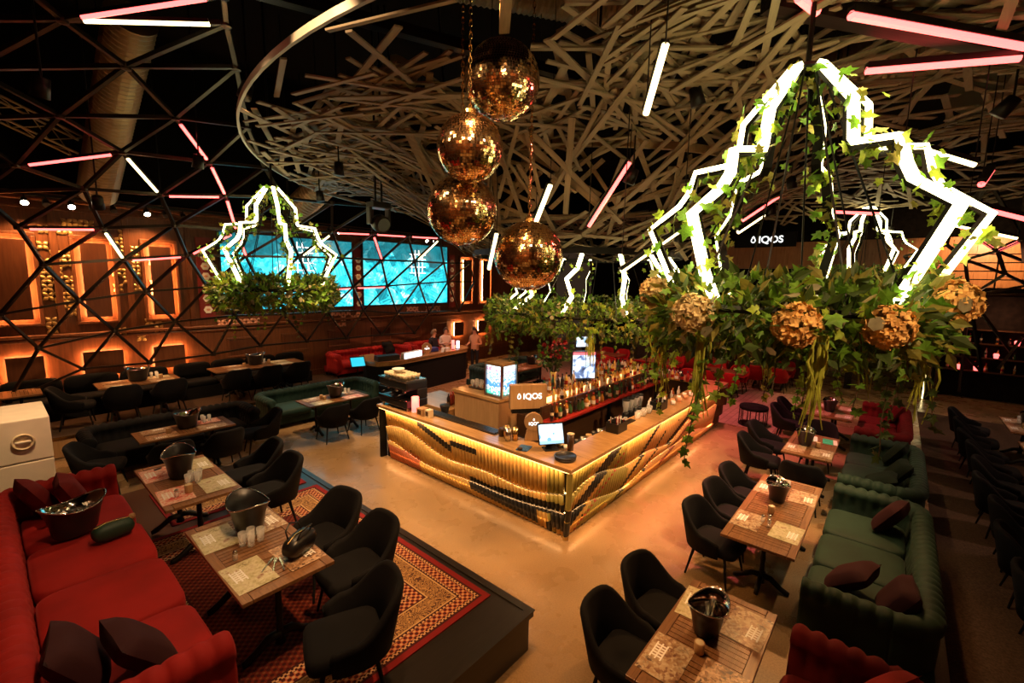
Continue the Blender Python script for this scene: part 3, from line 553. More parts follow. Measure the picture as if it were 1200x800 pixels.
# wall benches on the back tier
def bench(x0, x1, label, m='velvet_black'):
    root = thing('wall_bench', label, 'bench', ((x0+x1)/2, 13.62, DZ)); L = x1-x0; MB().b6(-L/2, L/2, -.34, .3, 0, .3).build('base', 'black_matte', root)
    n = max(2, int(L/.8))
    for k in range(n): MB().sbox((-L/2+L*(k+.5)/n, -.06, .37), (L/n, .58, .17), .3, 16, 8).build('seat_cushion', m, root, True); MB().sbox((-L/2+L*(k+.5)/n, .20, .62), (L/n, .18, .46), .35, 16, 8).build('back_cushion', m, root, True)
bench(-.9, 2.9, 'long black wall bench under the lit square panels'); bench(3.0, 6.3, 'black wall bench under the wider screen')
table(2.12, 12.72, DZ, 0, 'wooden table at the wall bench under lit panels'); dress(2.12, 12.72, DZ, 0, 'under the lit wall panels', mats=('print_street', 'print_street', 'print_dark', 'print_pale'), bucket=(.0, .05), cups=((.4, .0),), glasses=((.27, .22), (.36, .14), (.37, .26)), cut=2, big=1.35)
for x, y, a, lab in ((1.05, 12.55, 80, 'black armchair at the speaker end of the lit panel table'), (1.75, 12.26, 178, 'black armchair back-on at the lit panel table'), (2.55, 12.28, 183, 'black armchair back-on at the lit panel table by the step')): chair(x, y, a, lab, DZ)
table(4.68, 12.9, DZ, 0, 'long wooden table at the wall bench under the wide screen', table2); dress(4.68, 12.9, DZ, 0, 'under the wide screen', L=2.2, mats=('print_street', 'print_pale', 'print_dark', 'print_pale'), bucket=(-.05, .08), cups=((-.35, .0), (.3, .1)), glasses=((.2, .15),), cut=4, big=1.35)
for x, lab in ((3.95, 'black armchair at the lit-panel end of the wide screen table'), (4.7, 'middle black armchair along the wide screen table'), (5.45, 'black armchair at the booth end of the wide screen table')): chair(x, 12.4, 180, lab, DZ)
table(-.10, 13.0, DZ, 0, 'wooden table at the wall behind the white speaker')
make_sofa('red tufted sofa along the wall under the screens', 2.9, .95, 'velvet_red', (8.35, 13.42, DZ), 0, 3, pillows=((.9, .2, R(60), R(10), 'velvet_black', 'black pillow on the red wall sofa'),))
make_sofa('shorter red tufted sofa beside the booth people', 2.0, .95, 'velvet_red', (10.85, 13.42, DZ), 0, 2)
# ------------------------------------------------------------------ reception booth with curved counter
bo = thing('reception_booth', 'curved counter booth draped in black with a glowing wooden top', 'counter', (9.4, 11.7, 0))
def arcpts(cx, cy, r, a0, a1, n): return [(cx+r*math.cos(R(a0+(a1-a0)*i/n)), cy+r*math.sin(R(a0+(a1-a0)*i/n))) for i in range(n+1)]
outer = [(-1.8, 1.1), (-2.2, .2), (-2.1, -.28), (-1.6, -.52)]+arcpts(1.55, .42, .55, -80, 80, 8); inner = [(-1.3, 1.1), (-1.6, .3), (-1.5, .1), (-1.3, -.02)]+arcpts(1.3, .48, .22, -70, 60, 8)
def ribbon(o_, i_, z0, z1, mt, nm):
    b = MB(); n = len(o_); rg = [[(o_[k][0], o_[k][1], z0), (o_[k][0], o_[k][1], z1), (i_[k][0], i_[k][1], z1), (i_[k][0], i_[k][1], z0)] for k in range(n)]; b.rings(rg); return b.build(nm, mt, bo)
ribbon(outer, inner, 1.05, 1.10, 'wood_counter', 'counter_top'); ribbon([(x*.985, y*.96) for x, y in outer], [(x*.90, y*.80) for x, y in outer], .965, 1.045, 'wood_counter', 'counter_lip'); sh = [(x*.96, y*.9+.02) for x, y in outer]; ribbon(sh, [(x*1.02, y) for x, y in inner], .0, .96, 'black_matte', 'drape')
BZ = 1.1
def simple(name, mb, m, label, cat, group=None, smooth=False, bevel=0, loc=None, rz=0): return tag(mb.build(name, m, None, smooth, loc, rz, bevel), label, cat, group)
def textmesh(txt, size, m, depth=.004):
    cu = bpy.data.curves.new('lettering', 'FONT'); cu.body = txt; cu.size = size; cu.extrude = depth; cu.align_x = 'CENTER'; cu.align_y = 'CENTER'; cu.offset = size*.012
    o = bpy.data.objects.new('lettering', cu); col.objects.link(o); dg = bpy.context.evaluated_depsgraph_get(); me = bpy.data.meshes.new_from_object(o.evaluated_get(dg)); me.materials.clear(); me.materials.append(M[m]); bpy.data.objects.remove(o); return me
def hexdrop(b, cx, cz, r, y0):
    """drop-shaped ring emblem"""
    po = []; pi = []; n = 16
    for k in range(n):
        a = 2*PI*k/n; q = .92+.75*max(0, math.sin(a))**8; po.append((cx+r*q*math.cos(a)*.9, y0, cz+r*q*math.sin(a))); pi.append((cx+r*q*.62*math.cos(a)*.9, y0, cz+r*q*.62*math.sin(a)))
    o = len(b.v); b.v += po+pi
    for k in range(n): b.face(o+k, o+(k+1) % n, o+n+(k+1) % n, o+n+k)
def letter_sign(parent, w, loc, stack=False, lit='logo_white'):
    """emblem and the four letters facing local -y"""
    e = thing('x', None, None) if False else None
    tm = textmesh('IQOS', w*(.30 if not stack else .36), lit, .002); o = obj('lettering', tm, parent); o.rotation_euler = (R(90), 0, 0)
    o.location = (loc[0]+(w*.14 if not stack else 0), loc[1], loc[2]-(w*.14 if stack else 0))
    b = MB(); hexdrop(b, loc[0]-(w*.36 if not stack else 0), loc[2]+(w*.20 if stack else -.01*w), w*.085, loc[1]-.004); b.build('emblem', lit, parent)
# booth items
p = thing('light_box', 'white glowing lightbox lying along the booth counter', 'sign', (8.55, 11.36, BZ), R(12)); MB().b6(-.42, .42, -.06, .06, 0, .2).build('case', 'white', p); MB().b6(-.4, .4, -.064, -.06, .015, .185).build('panel', 'frosted', p)
p = thing('round_sign', 'round wooden sign with letters on the booth counter', 'sign', (9.35, 11.62, BZ), R(-20)); b = MB(); b.rings([[(.17*math.cos(2*PI*k/24), y, .2+.17*math.sin(2*PI*k/24)) for k in range(24)] for y in (-.03, .03)]); b.build('disc', 'wood_box', p); MB().b6(-.08, .08, -.05, .05, 0, .035).build('foot', 'wood_box', p); letter_sign(p, .2, (0, -.032, .2), True)
simple('laptop_case', MB().b6(-.35, .35, -.15, .15, 0, .16), 'black_plastic', 'black equipment case on the booth counter beside the lightbox', 'case', loc=(7.75, 11.5, BZ), rz=R(-10), bevel=.01)
for k, (x, y, m, h, lab, ct) in enumerate(((10.62, 11.75, 'lamp_pink', .32, 'glowing pink cylinder lamp on the booth counter', 'lamp'), (10.82, 11.72, 'frosted', .28, 'glowing white cylinder lamp on the booth counter', 'lamp'))):
    p = thing('cylinder_lamp', lab, ct, (x, y, BZ)); MB().lathe([(.06, 0), (.065, .02)], 14).build('base', 'black_plastic', p); MB().lathe([(.055, .02), (.055, h)], 14).build('shade', m, p, True)
simple('small_box', MB().b6(-.09, .09, -.06, .06, 0, .12), 'white', 'small white carton on the booth counter by the pink lamp', 'box', loc=(10.2, 11.6, BZ), bevel=.004)
simple('printer', MB().b6(-.2, .2, -.12, .12, 0, .14), 'shirt_blue', 'blue device on the booth counter behind the round sign', 'device', loc=(9.75, 11.85, BZ), bevel=.02)
p = thing('tent_card', 'folded card standing on the booth counter', 'card', (9.95, 11.55, BZ)); MB().prism([(-.06, 0), (0, .16), (.06, 0), (.05, 0), (0, .145), (-.05, 0)], .12, (0, 0, 0), (1, 0, 0), (0, 0, 1)).build('card', 'paper', p)
# teal lit box and equipment cases beside the booth
simple('flight_case', MB().b6(-.45, .45, -.35, .35, 0, .55), 'black_plastic', 'low black case standing left of the booth', 'case', loc=(7.55, 10.75, 0), rz=R(8), bevel=.02)
p = thing('teal_tablet', 'teal lit tablet on a black stand beside the booth', 'tablet', (7.0, 11.88, 0), R(-15)); MB().tube([(0, 0, .02), (0, 0, .98)], .02, 8).build('pole', 'black_metal', p); MB().lathe([(.15, 0), (.15, .02), (.03, .03)], 16).build('base', 'black_metal', p); mm = MB(); mm.box((0, 0, 1.10), (.42, .03, .32), 0, Matrix.Rotation(R(-35), 3, 'X')); mm.build('slab', 'black_plastic', p); mm = MB(); mm.box((0, -.018, 1.095), (.38, .01, .28), 0, Matrix.Rotation(R(-35), 3, 'X')); mat('teal_glow', (.01, .1, .14), .4, emit=(.02, .42, .55), es=.8); mm.build('screen', 'teal_glow', p)

# ------------------------------------------------------------------ the bar
X0, Y0, X1, Y1 = 4.87, 3.07, 12.1, 7.62; CT = 1.10
t = NT('batten_paint'); v = t.geo(); s = t.sep(v)
side = t.math('GREATER_THAN', s[1], 3.45)
u = t.math('ADD', t.math('MULTIPLY', side, t.math('SUBTRACT', 3.2, s[1])), t.math('MULTIPLY', t.math('SUBTRACT', 1, side), t.math('SUBTRACT', s[0], 5.0)))   # negative along the short side, positive along the long side
nz = t.noise(v, 1.3, 2); zz = s[2]
def strip(k, c0, wd):                      # slanted band  z = k*u + c0
    return t.math('LESS_THAN', t.math('ABSOLUTE', t.math('SUBTRACT', t.math('MULTIPLY_ADD', u, k, c0), zz)), wd)
def span(a, b2): return t.math('MULTIPLY', t.math('GREATER_THAN', u, a), t.math('LESS_THAN', u, b2))
cream = t.ramp(t.noise(v, 8, 2), [(.3, (.50, .31, .085)), (.7, (.66, .43, .13))])
base = t.mix(t.math('MULTIPLY', span(2.4, 9), .8), cream, (.55, .27, .11))
base = t.mix(t.math('MULTIPLY', t.math('MULTIPLY', span(-.3, 1.7), t.math('GREATER_THAN', nz, .46)), .7), base, (.16, .20, .04))
base = t.mix(t.math('MULTIPLY', span(-4.6, -3.2), t.math('LESS_THAN', zz, .32)), base, (.45, .13, .06))
blk = t.math('MULTIPLY', strip(.62, .22, .13), span(-.35, 1.4))
for k, c0, wd, a, b2 in ((-.06, .14, .12, -1.9, -.5), (.10, .42, .09, -1.35, 0.0), (-.30, .02, .06, -3.2, -2.3), (.0, .83, .05, -2.35, -1.7), (.62, -.80, .05, 1.4, 3.2), (.62, -1.25, .03, 2.4, 3.3), (.30, -.55, .05, 3.4, 5.4)): blk = t.math('MAXIMUM', blk, t.math('MULTIPLY', strip(k, c0, wd), span(a, b2)))  # high short-side band paints in the dark of a gap in the top tier
spk = t.math('LESS_THAN', t.voro(v, 3.2, 'Distance'), .075); blk = t.math('MAXIMUM', blk, spk)
base = t.mix(blk, base, (.012, .010, .008)); base = t.mix(t.math('MULTIPLY', strip(.62, -.12, .02), span(.2, 1.6)), base, (.35, .05, .03)); base = t.mix(t.math('MULTIPLY', strip(.35, -1.0, .05), span(3.2, 5.6)), base, (.22, .05, .03))
t.base(base); t.pr(.5); M['batten_paint'] = t.m
bar = thing('bar_counter', 'long rectangular bar with wavy painted batten front and wooden top', 'bar', (8.5, 5.3, 0)); BO = Vector((8.5, 5.3, 0))
def bpart(mb, name, m, smooth=False, bevel=0, parent=None): o = mb.build(name, m, parent or bar, smooth, None, 0, bevel); o.location = -BO if parent is None else (0, 0, 0); return o
def b6(*a): return MB().b6(*a)
bpart(b6(X0, X0+.5, Y0, Y1, CT-.055, CT), 'counter_top', 'wood_counter', bevel=.006); bpart(b6(X0+.502, X1, Y0, Y0+.5, CT-.055, CT), 'counter_top', 'wood_counter', bevel=.006); bpart(b6(X1-.5, X1, Y0+.502, 7.4, CT-.055, CT), 'counter_top', 'wood_counter', bevel=.006)
bpart(b6(X0+.2, X0+.32, Y0+.2, Y1-.06, 0, CT-.056), 'carcass', 'black_matte'); bpart(b6(X0+.33, X1-.62, Y0+.2, Y0+.32, 0, CT-.056), 'carcass', 'black_matte'); bpart(b6(X1-.32, X1-.2, Y0+.33, 7.3, 0, CT-.056), 'carcass', 'wood_dark')
bpart(b6(X0+.06, X0+.2, Y1-.05, Y1, 0, CT-.056), 'end_panel', 'black_matte')
# three tiers of half-round battens; tier edges run in waves
def e1(u): return .62+.10*math.sin(u*1.35+.6)+.05*math.sin(u*3.1)
def e2(u): return .30+.07*math.sin(u*1.5+1.8)+.04*math.sin(u*2.7+.5)
pitch = .0745
def batten(b, r, z0, z1, d0, d1, f):
    n = 6; a = [(r*math.cos(PI*k/n), r*1.35*math.sin(PI*k/n)) for k in range(n+1)]
    b.rings([[f(x, d0+y, z0) for x, y in a], [f(x, d1+y, z1) for x, y in a]]); return b
# each tier: lower edge, upper edge, depth at its foot, depth at its head (heads lean out)
TI = ((lambda u: e1(u), lambda u: 1.03, .07, .11), (lambda u: e2(u), lambda u: e1(u)-.02, .04, .105), (lambda u: .02, lambda u: e2(u)-.02, .0, .07))
def face_map(fc, off): return (lambda x, d, z: (X0+.2-d-BO.x, Y0+.17+off-x-BO.y, z)) if fc == 'short' else (lambda x, d, z: (X0+.15+off+x-BO.x, Y0+.2-d-BO.y, z))
BT = []
for fc in ('short', 'long'):
    ln = (Y1-.2)-(Y0+.17) if fc == 'short' else 6.45
    BT += [(i*pitch, fc, (i+.5)*pitch) for i in range(int(ln/pitch))]
BT.sort(); rest_b = MB()
for k, (_, fc, off) in enumerate(BT):
    u_ = -off if fc == 'short' else off
    for z0f, z1f, d0, d1 in TI:
        b = MB() if k < 99 else rest_b; batten(b, pitch*.51, z0f(u_), z1f(u_), d0, d1, face_map(fc, off))
        if k < 99: b.build('batten', 'batten_paint', bar, True)
stuff(rest_b.build('far_battens', 'batten_paint', bar, True))
# backing boards, and LED strips tucked behind the foot of the tier above
for fc in ('short', 'long'):
    for tier, (z0f, z1f, d0, d1) in enumerate(TI):
        n = 44; b = MB(); rg = []; l = MB(); rl_ = []; L_ = 4.2 if fc == 'short' else 6.5
        for i in range(n+1):
            off = L_*i/n; u_ = -off if fc == 'short' else off; f = face_map(fc, off); z0, z1 = z0f(u_)+.004, z1f(u_)-.004
            rg.append([f(0, d_, z) for d_, z in ((d0, z0), (d1, z1), (-.02, z1), (-.02, z0))])
            if tier: z = z1f(u_); du = TI[tier-1][2]; rl_.append([f(0, d_, zq) for d_, zq in ((du-.05, z+.004), (du-.05, z+.016), (du-.012, z+.016), (du-.012, z+.004))])
        if fc == 'long': rg.reverse(); rl_.reverse()
        b.rings(rg); b.build('backing_board', 'black_matte', bar)
        if tier: l.rings(rl_); l.build('led_strip', 'led_tier', bar)
bpart(b6(X0+.02, X0+.04, Y0+.05, Y1-.05, CT-.075, CT-.058), 'led_strip', 'led_amber'); bpart(b6(X0+.05, 11.4, Y0+.02, Y0+.04, CT-.075, CT-.058), 'led_strip', 'led_amber')
b = MB(); b.tube([(X0+.14, Y0+.14, 0), (X0+.10, Y0+.10, .2), (X0+.06, Y0+.06, .45), (X0+.05, Y0+.05, 1.03)], .045, 8); bpart(b, 'corner_post', 'batten_paint')
# curved side wings at the far end of the long front
for k in range(3):
    b = MB(); n = 8; z0, z1 = (.02, .30, .62)[k], (.32, .64, 1.03)[k]; dp = (.0, .05, .105)[k]
    b.rings([[(11.45+.62*i/n, Y0+.2-dp-.12*math.sin(PI*i/n)*(1+.2*k), z0+.12*i/n*(2-k)), (11.45+.62*i/n, Y0+.2-dp-.12*math.sin(PI*i/n)*(1+.2*k), z1+.05*i/n), (11.45+.62*i/n, Y0+.32, z1+.05*i/n), (11.45+.62*i/n, Y0+.32, z0+.12*i/n*(2-k))] for i in range(n+1)]); bpart(b, 'end_wing', 'wood_dark')
# the strips' light: warm glow under the counter edge and below each tier
for (loc, sx, ln) in (((X0+.02, (Y0+Y1)/2, CT-.08), 0, 4.3), ):
    l1 = area((X0+.02, (Y0+Y1)/2, CT-.08), (.25, 0, -1), 4.3, .02, 4.5, AMBER, 'Y'); l1.rotation_euler = (0, R(-14), R(90)*0); l1.data.size = .03; l1.data.size_y = 4.3
    l2 = area(((X0+11.4)/2, Y0+.02, CT-.08), (0, .25, -1), 6.4, .02, 6, AMBER); l2.rotation_euler = (R(14), 0, 0); l2.data.size = 6.4; l2.data.size_y = .03
    l3 = area((X0+.115, (Y0+Y1)/2, .18), (-.4, 0, -1), .03, 4.2, 4, AMBER); l3.rotation_euler = (0, R(25), 0); l3.data.size = .03; l3.data.size_y = 4.2
    l4 = area(((X0+11.4)/2, Y0+.115, .18), (0, -.4, -1), 6.4, .03, 5, AMBER); l4.rotation_euler = (R(-25), 0, 0); l4.data.size = 6.4; l4.data.size_y = .03
    for q in (l1, l2, l3, l4): light_in(q, bar)
# ------------------------------------------------------------------ things on and inside the bar
def lathe_obj(name, prof, m, loc, label, cat, group=None, n=14): return tag(MB().lathe(prof, n).build(name, m, None, True, loc), label, cat, group)
# back shelves and island inside the bar
isl = thing('bottle_island', 'stepped back-bar island with red lacquered shelves', 'shelf', (7.7, 5.0, 0)); IO = Vector((7.7, 5.0, 0))
def ipart(mb, nm, m, bevel=0): o = mb.build(nm, m, isl, bevel=bevel); o.location = -IO; return o
ipart(b6(6.7, 11.0, 4.55, 6.0, 0, .95), 'cabinet', 'wood_dark'); ipart(b6(6.15, 10.9, 4.30, 4.62, 1.10, 1.14), 'shelf', 'red_lacquer', .004); ipart(b6(6.75, 10.9, 4.60, 4.92, 1.24, 1.28), 'shelf', 'red_lacquer', .004); ipart(b6(6.75, 10.9, 4.9, 5.4, 1.38, 1.42), 'shelf', 'wood_counter', .004)
ipart(b6(6.2, 10.9, 4.56, 4.60, .95, 1.38), 'riser', 'wood_dark'); ipart(b6(6.75, 10.9, 4.885, 4.9, 1.14, 1.38), 'led_strip', 'led_amber')
for x in (6.3, 8.3, 10.7): ipart(b6(x-.03, x+.03, 4.34, 4.40, 0, 1.10), 'post', 'black_metal')
col_ = thing('service_column', 'square pale wooden service column carrying the display fridge', 'column', (6.45, 5.95, 0)); b6(-.3, .3, -.42, .8, 0, 1.28).build('body', 'wood_box', col_, bevel=.005); b6(-.33, .33, -.45, .85, 1.28, 1.34).build('top', 'wood_counter', col_, bevel=.005)
# bottles
def bottle_mesh(kind):
    pr = {'wine': [(.034, 0), (.037, .01), (.037, .17), (.030, .20), (.014, .23), (.013, .29), (.015, .295)], 'spirit': [(.042, 0), (.044, .01), (.044, .15), (.034, .18), (.016, .20), (.016, .25), (.018, .26)], 'tall': [(.030, 0), (.032, .01), (.030, .20), (.016, .25), (.014, .31)], 'liqueur': [(.036, 0), (.05, .03), (.046, .10), (.022, .15), (.018, .20), (.022, .215)]}[kind]
    return pr
BM = {}
for kind in ('wine', 'spirit', 'tall', 'liqueur'):
    for m in ('bottle_amber', 'bottle_green', 'bottle_clear', 'bottle_dark', 'bottle_red', 'bottle_gold'):
        pr = bottle_mesh(kind); BM[kind, m] = (MB().lathe(pr, 10).mesh('bottle_body', m, True), MB().lathe([(pr[2][0]+.001, pr[2][1]*.3), (pr[2][0]+.001, pr[2][1]*.8)], 10, cap0=False, cap1=False).mesh('paper_label', random.choice(('paper', 'cream', 'red_lacquer', 'black_plastic')), True), MB().lathe([(pr[-1][0]+.002, pr[-1][1]-.03), (pr[-1][0]+.002, pr[-1][1]+.008)], 8).mesh('cap', random.choice(('brass', 'black_plastic', 'red_lacquer')), True))
def bottle(x, y, z, lab, grp, kind=None, m=None):
    kind = kind or random.choice(('wine', 'spirit', 'tall', 'liqueur')); m = m or random.choice(('bottle_amber', 'bottle_green', 'bottle_clear', 'bottle_dark', 'bottle_red', 'bottle_gold'))
    r = thing('bottle', lab, 'bottle', (x, y, z), random.random()*6, grp)
    bd = obj('body', BM[kind, m][0], r); obj('paper_label', BM[kind, m][1], bd); obj('cap', BM[kind, m][2], r)
for i in range(36): bottle(6.3+i*.125, 4.42+random.uniform(-.03, .03), 1.141, 'dark-capped bottle in the front row of the bar island', 'bottles on the lowest red island shelf', m=random.choice(('bottle_dark', 'bottle_amber', 'bottle_dark', 'bottle_green')))
for i in range(32): bottle(6.85+i*.125, 4.76+random.uniform(-.03, .03), 1.281, 'bright liqueur bottle lit from behind on the island', 'bottles on the lit island shelf', m=random.choice(('bottle_gold', 'bottle_gold', 'bottle_amber', 'bottle_clear')))
for i in [q for q in range(26) if min(abs(6.9+q*.15-8.25), abs(6.9+q*.15-8.75)) > .16]: bottle(6.9+i*.15, 5.05+random.uniform(-.03, .03), 1.421, 'spirit bottle on the topmost wooden island shelf', 'bottles on the top island shelf')
for i in range(24): bottle(11.42+random.uniform(-.04, .04), 3.75+i*.13, CT+.001, 'bottle lined up along the far counter end of the bar', 'bottles on the far bar counter')
# upside-down glasses along the island back
for i in [q for q in range(22) if min(abs(7.0+q*.16-8.25), abs(7.0+q*.16-8.75)) > .12]:
    p = use(glass0, (7.0+i*.16, 5.28, 1.421), 0, 'clear tumbler behind the spirit bottles on the island', 'tumblers on the island')
# display fridge
fr = thing('display_fridge', 'small glowing display fridge with cans on the service column', 'fridge', (6.45, 5.75, 1.34)); fw_, fd_, fh_ = .42, .42, .62
for sx in (-1, 1):
    for sy in (-1, 1): b6(sx*fw_/2-.022, sx*fw_/2+.022, sy*fd_/2-.022, sy*fd_/2+.022, 0, fh_).build('post', 'dark_steel', fr)
b6(-fw_/2-.02, fw_/2+.02, -fd_/2-.02, fd_/2+.02, fh_, fh_+.04).build('roof', 'wood_box', fr); b6(-fw_/2-.02, fw_/2+.02, -fd_/2-.02, fd_/2+.02, -.0, .04).build('base', 'dark_steel', fr)
t = NT('fridge_display'); q = t.sep(t.coord()); cc = t.ramp(t.math('ADD', q[2], t.math('MULTIPLY', t.voro(t.coord(), 14, 'Distance'), .22)), [(.10, (.60, .80, .88)), (.14, (.05, .45, .28)), (.22, (.60, .80, .90)), (.30, (.05, .20, .55)), (.42, (.60, .80, .92)), (.50, (.10, .28, .55)), (.55, (.62, .82, .95)), (.62, (.45, .18, .25)), (.66, (.65, .85, .95))], 'CONSTANT')
t.base((.05, .05, .05)); t.pr(.1); t.emit(cc, 1.3); M['fridge_display'] = t.m
b6(-fw_/2+.03, fw_/2-.03, -fd_/2+.012, -fd_/2+.02, .05, fh_-.02).build('lit_door', 'fridge_display', fr); b6(-fw_/2+.012, -fw_/2+.02, -fd_/2+.03, fd_/2-.03, .05, fh_-.02).build('lit_door', 'fridge_display', fr); b6(-fw_/2+.03, fw_/2-.03, -fd_/2+.04, fd_/2-.03, .05, fh_-.02).build('inner_box', 'black_plastic', fr)
# lettered wooden box sign and standing round sign
p = thing('box_sign', 'rectangular wooden box sign with white letters in the bar', 'sign', (6.33, 4.98, 1.18), R(-38)); b6(-.34, .34, -.07, .07, .08, .52).build('box', 'wood_box', p, bevel=.004); b6(-.3, .3, -.06, .06, 0, .08).build('plinth', 'black_metal', p); letter_sign(p, .5, (0, -.074, .31))
p = thing('round_sign', 'round wooden sign with white letters standing behind the till', 'sign', (5.42, 4.14, CT), R(-42)); b = MB(); b.rings([[(.145*math.cos(2*PI*k/28), y, .30+.145*math.sin(2*PI*k/28)) for k in range(28)] for y in (-.03, .03)]); b.build('disc', 'wood_box', p)
b = MB(); b.prism([(-.14, 0), (.14, 0), (.10, .17), (-.10, .17)], .05, (0, .025, 0), (1, 0, 0), (0, 0, 1)); b.build('foot', 'wood_box', p); letter_sign(p, .19, (0, -.032, .30), True)
# till tablet, round tray, cups on the corner
p = thing('till_tablet', 'touch-screen till on a black stand at the bar corner', 'till', (5.30, 3.72, CT), R(-35)); mm = Matrix.Rotation(R(-22), 3, 'X')
bb = MB(); bb.box((0, 0, .24), (.40, .025, .32), 0, mm); bb.build('case', 'black_plastic', p); t = NT('till_screen'); v = t.coord(); c = t.mix(t.math('GREATER_THAN', t.voro(v, 9, 'Distance'), .33), (.12, .32, .55), (.62, .80, .90)); t.base((.02, .02, .02)); t.emit(t.mix(t.math('LESS_THAN', t.sep(v)[2], .15), c, (.25, .45, .62)), 1.0); M['till_screen'] = t.m
bb = MB(); bb.box((0, -.0135, .2395), (.37, .004, .285), 0, mm); ob = bb.build('screen', 'till_screen', p); ob.location = (0, -.002, 0); b6(-.11, .11, -.09, .09, 0, .02).build('base', 'black_plastic', p, bevel=.006); bb = MB(); bb.box((0, .04, .11), (.09, .02, .2), 0, Matrix.Rotation(R(20), 3, 'X')); bb.build('stand', 'black_plastic', p)
p = thing('round_tray', 'stack of black round trays at the bar corner', 'tray', (5.13, 3.34, CT)); MB().lathe([(.145, 0), (.155, .02), (.155, .035), (.14, .035), (.138, .02)], 28).build('tray', 'black_plastic', p, True); MB().lathe([(.14, .036), (.158, .045), (.158, .062), (.145, .062), (.14, .05)], 28).build('tray', 'black_plastic', p, True)
p = thing('paper_cup', 'tall dark cup with a pale lid behind the black trays', 'cup', (5.47, 3.48, CT)); MB().lathe([(.045, 0), (.052, .24)], 16).build('body', 'wood_dark', p, True); MB().lathe([(.055, .24), (.055, .255), (.04, .262)], 16).build('lid', 'cream', p, True)
p = thing('card_reader', 'blue printed leaflets beside the till', 'leaflet', (5.05, 4.02, CT), .3); b6(-.11, .11, -.09, .09, 0, .012).build('leaflets', 'blue_print', p); MB().lathe([(.035, .012), (.04, .035), (.03, .04)], 14, (-.09, .03, 0)).build('dish', 'wood_dark', p, True)
for k, (x, y) in enumerate(((5.20, 4.50), (5.12, 4.40), (5.22, 4.34))): lathe_obj('cocktail_shaker', [(.045, 0), (.052, .2), (.048, .2), (.042, .01)], 'brass' if k != 1 else 'steel', (x, y, CT), 'metal cocktail tin standing by the drip rail', 'shaker tin', 'metal tins by the drip rail')
lathe_obj('jar', [(.05, 0), (.055, .1), (.05, .12), (.045, .13)], 'wood_dark', (5.22, 4.62, CT), 'dark jar with a cork top beside the metal tins', 'jar')
# drip rail
rl = thing('drip_rail', 'long black slatted drip rail along the bar counter', 'rail', (5.26, 5.72, CT)); b6(-.10, .10, -1.0, 1.0, 0, .012).build('tray', 'black_plastic', rl)
for k in range(5): b6(-.085+k*.04, -.075+k*.04, -.98, .98, .012, .03).build('bar_slat', 'dark_steel', rl)
# coffee end
cm = thing('coffee_machine', 'large black espresso machine loaded with cups at the bar end', 'coffee machine', (5.18, 7.18, CT), R(-90)); cw = .88
b6(-cw/2, cw/2, -.24, .26, .05, .20).build('drip_base', 'black_plastic', cm, bevel=.02); b6(-cw/2, cw/2, .02, .26, .20, .40).build('back_body', 'black_plastic', cm, bevel=.02); b6(-cw/2, cw/2, -.24, .26, .38, .56).build('head', 'black_plastic', cm, bevel=.03)
for z in (.20, .40, .55): b6(-cw/2-.004, cw/2+.004, -.252, -.24, z, z+.018).build('chrome_trim', 'steel', cm)
b6(-cw/2+.03, cw/2-.03, -.22, .24, .56, .575).build('cup_tray', 'steel', cm)
for x in (-.26, 0, .26): MB().lathe([(.035, .30), (.035, .38)], 12, (x, -.14, 0)).build('brew_group', 'steel', cm, True); MB().tube([(x, -.15, .31), (x, -.30, .29)], .014, 8).build('portafilter', 'black_plastic', cm, True)
for sx in (-1, 1):
    for sy in (-1, 1): MB().lathe([(.025, 0), (.02, .05)], 8, (sx*.38, sy*.18, 0)).build('foot', 'steel', cm)
cup_m = MB().lathe([(.022, 0), (.038, .03), (.042, .085), (.037, .085), (.02, .008)], 12).mesh('coffee_cup', 'cream', True)
for i in range(7):
    for j in range(4):
        o = obj('coffee_cup', cup_m); o.location = (5.02+j*.10, 6.88+i*.10, CT+.576); tag(o, 'cream coffee cup warming on the espresso machine', 'cup', 'cups on the espresso machine')
p = lathe_obj('bowl', [(.05, 0), (.11, .05), (.12, .08), (.112, .08), (.045, .012)], 'ceramic', (5.10, 7.20, CT+.664), 'white bowl set on top of the coffee cups', 'bowl', n=20)
p = thing('pink_lamp', 'glowing pink table lamp beside the espresso machine', 'lamp', (5.05, 6.62, CT)); MB().lathe([(.07, 0), (.07, .02)], 16).build('base', 'white', p); MB().lathe([(.065, .02), (.07, .12), (.068, .30), (.06, .30)], 16).build('shade', 'lamp_pink', p, True)
for (x, y, w_, h, m, lab) in ((5.06, 6.42, .16, .13, 'wood_box', 'wooden caddy box beside the pink lamp'), (5.05, 6.22, .11, .14, 'cream', 'cream tin with a dark label beside the wooden caddy')):
    p = thing('counter_box', lab, 'box', (x, y, CT)); b6(-w_/2, w_/2, -w_/2, w_/2, 0, h).build('body', m, p, bevel=.004); b6(-w_/2-.002, -w_/2, -w_/3, w_/3, h*.2, h*.8).build('print', 'wood_dark', p)
g = thing('coffee_grinder', 'black coffee grinder beside the drip rail', 'grinder', (5.62, 6.45, .861)); MB().lathe([(.09, 0), (.09, .1), (.06, .14), (.075, .2), (.10, .30), (.09, .31)], 16).build('body', 'black_plastic', g, True)
simple('prep_counter', b6(-.5, .5, -.7, .7, .0, .9), 'wood_counter', 'low pale prep counter behind the coffee machine', 'counter', loc=(6.5, 7.5, 0), bevel=.01)
p = thing('water_bottle', 'clear plastic water bottle on the prep counter', 'bottle', (6.62, 7.05, .9)); MB().lathe([(.04, 0), (.042, .02), (.042, .2), (.015, .27), (.015, .30)], 12).build('body', 'glass', p, True); MB().lathe([(.017, .30), (.017, .32)], 10).build('cap', 'white', p, True)
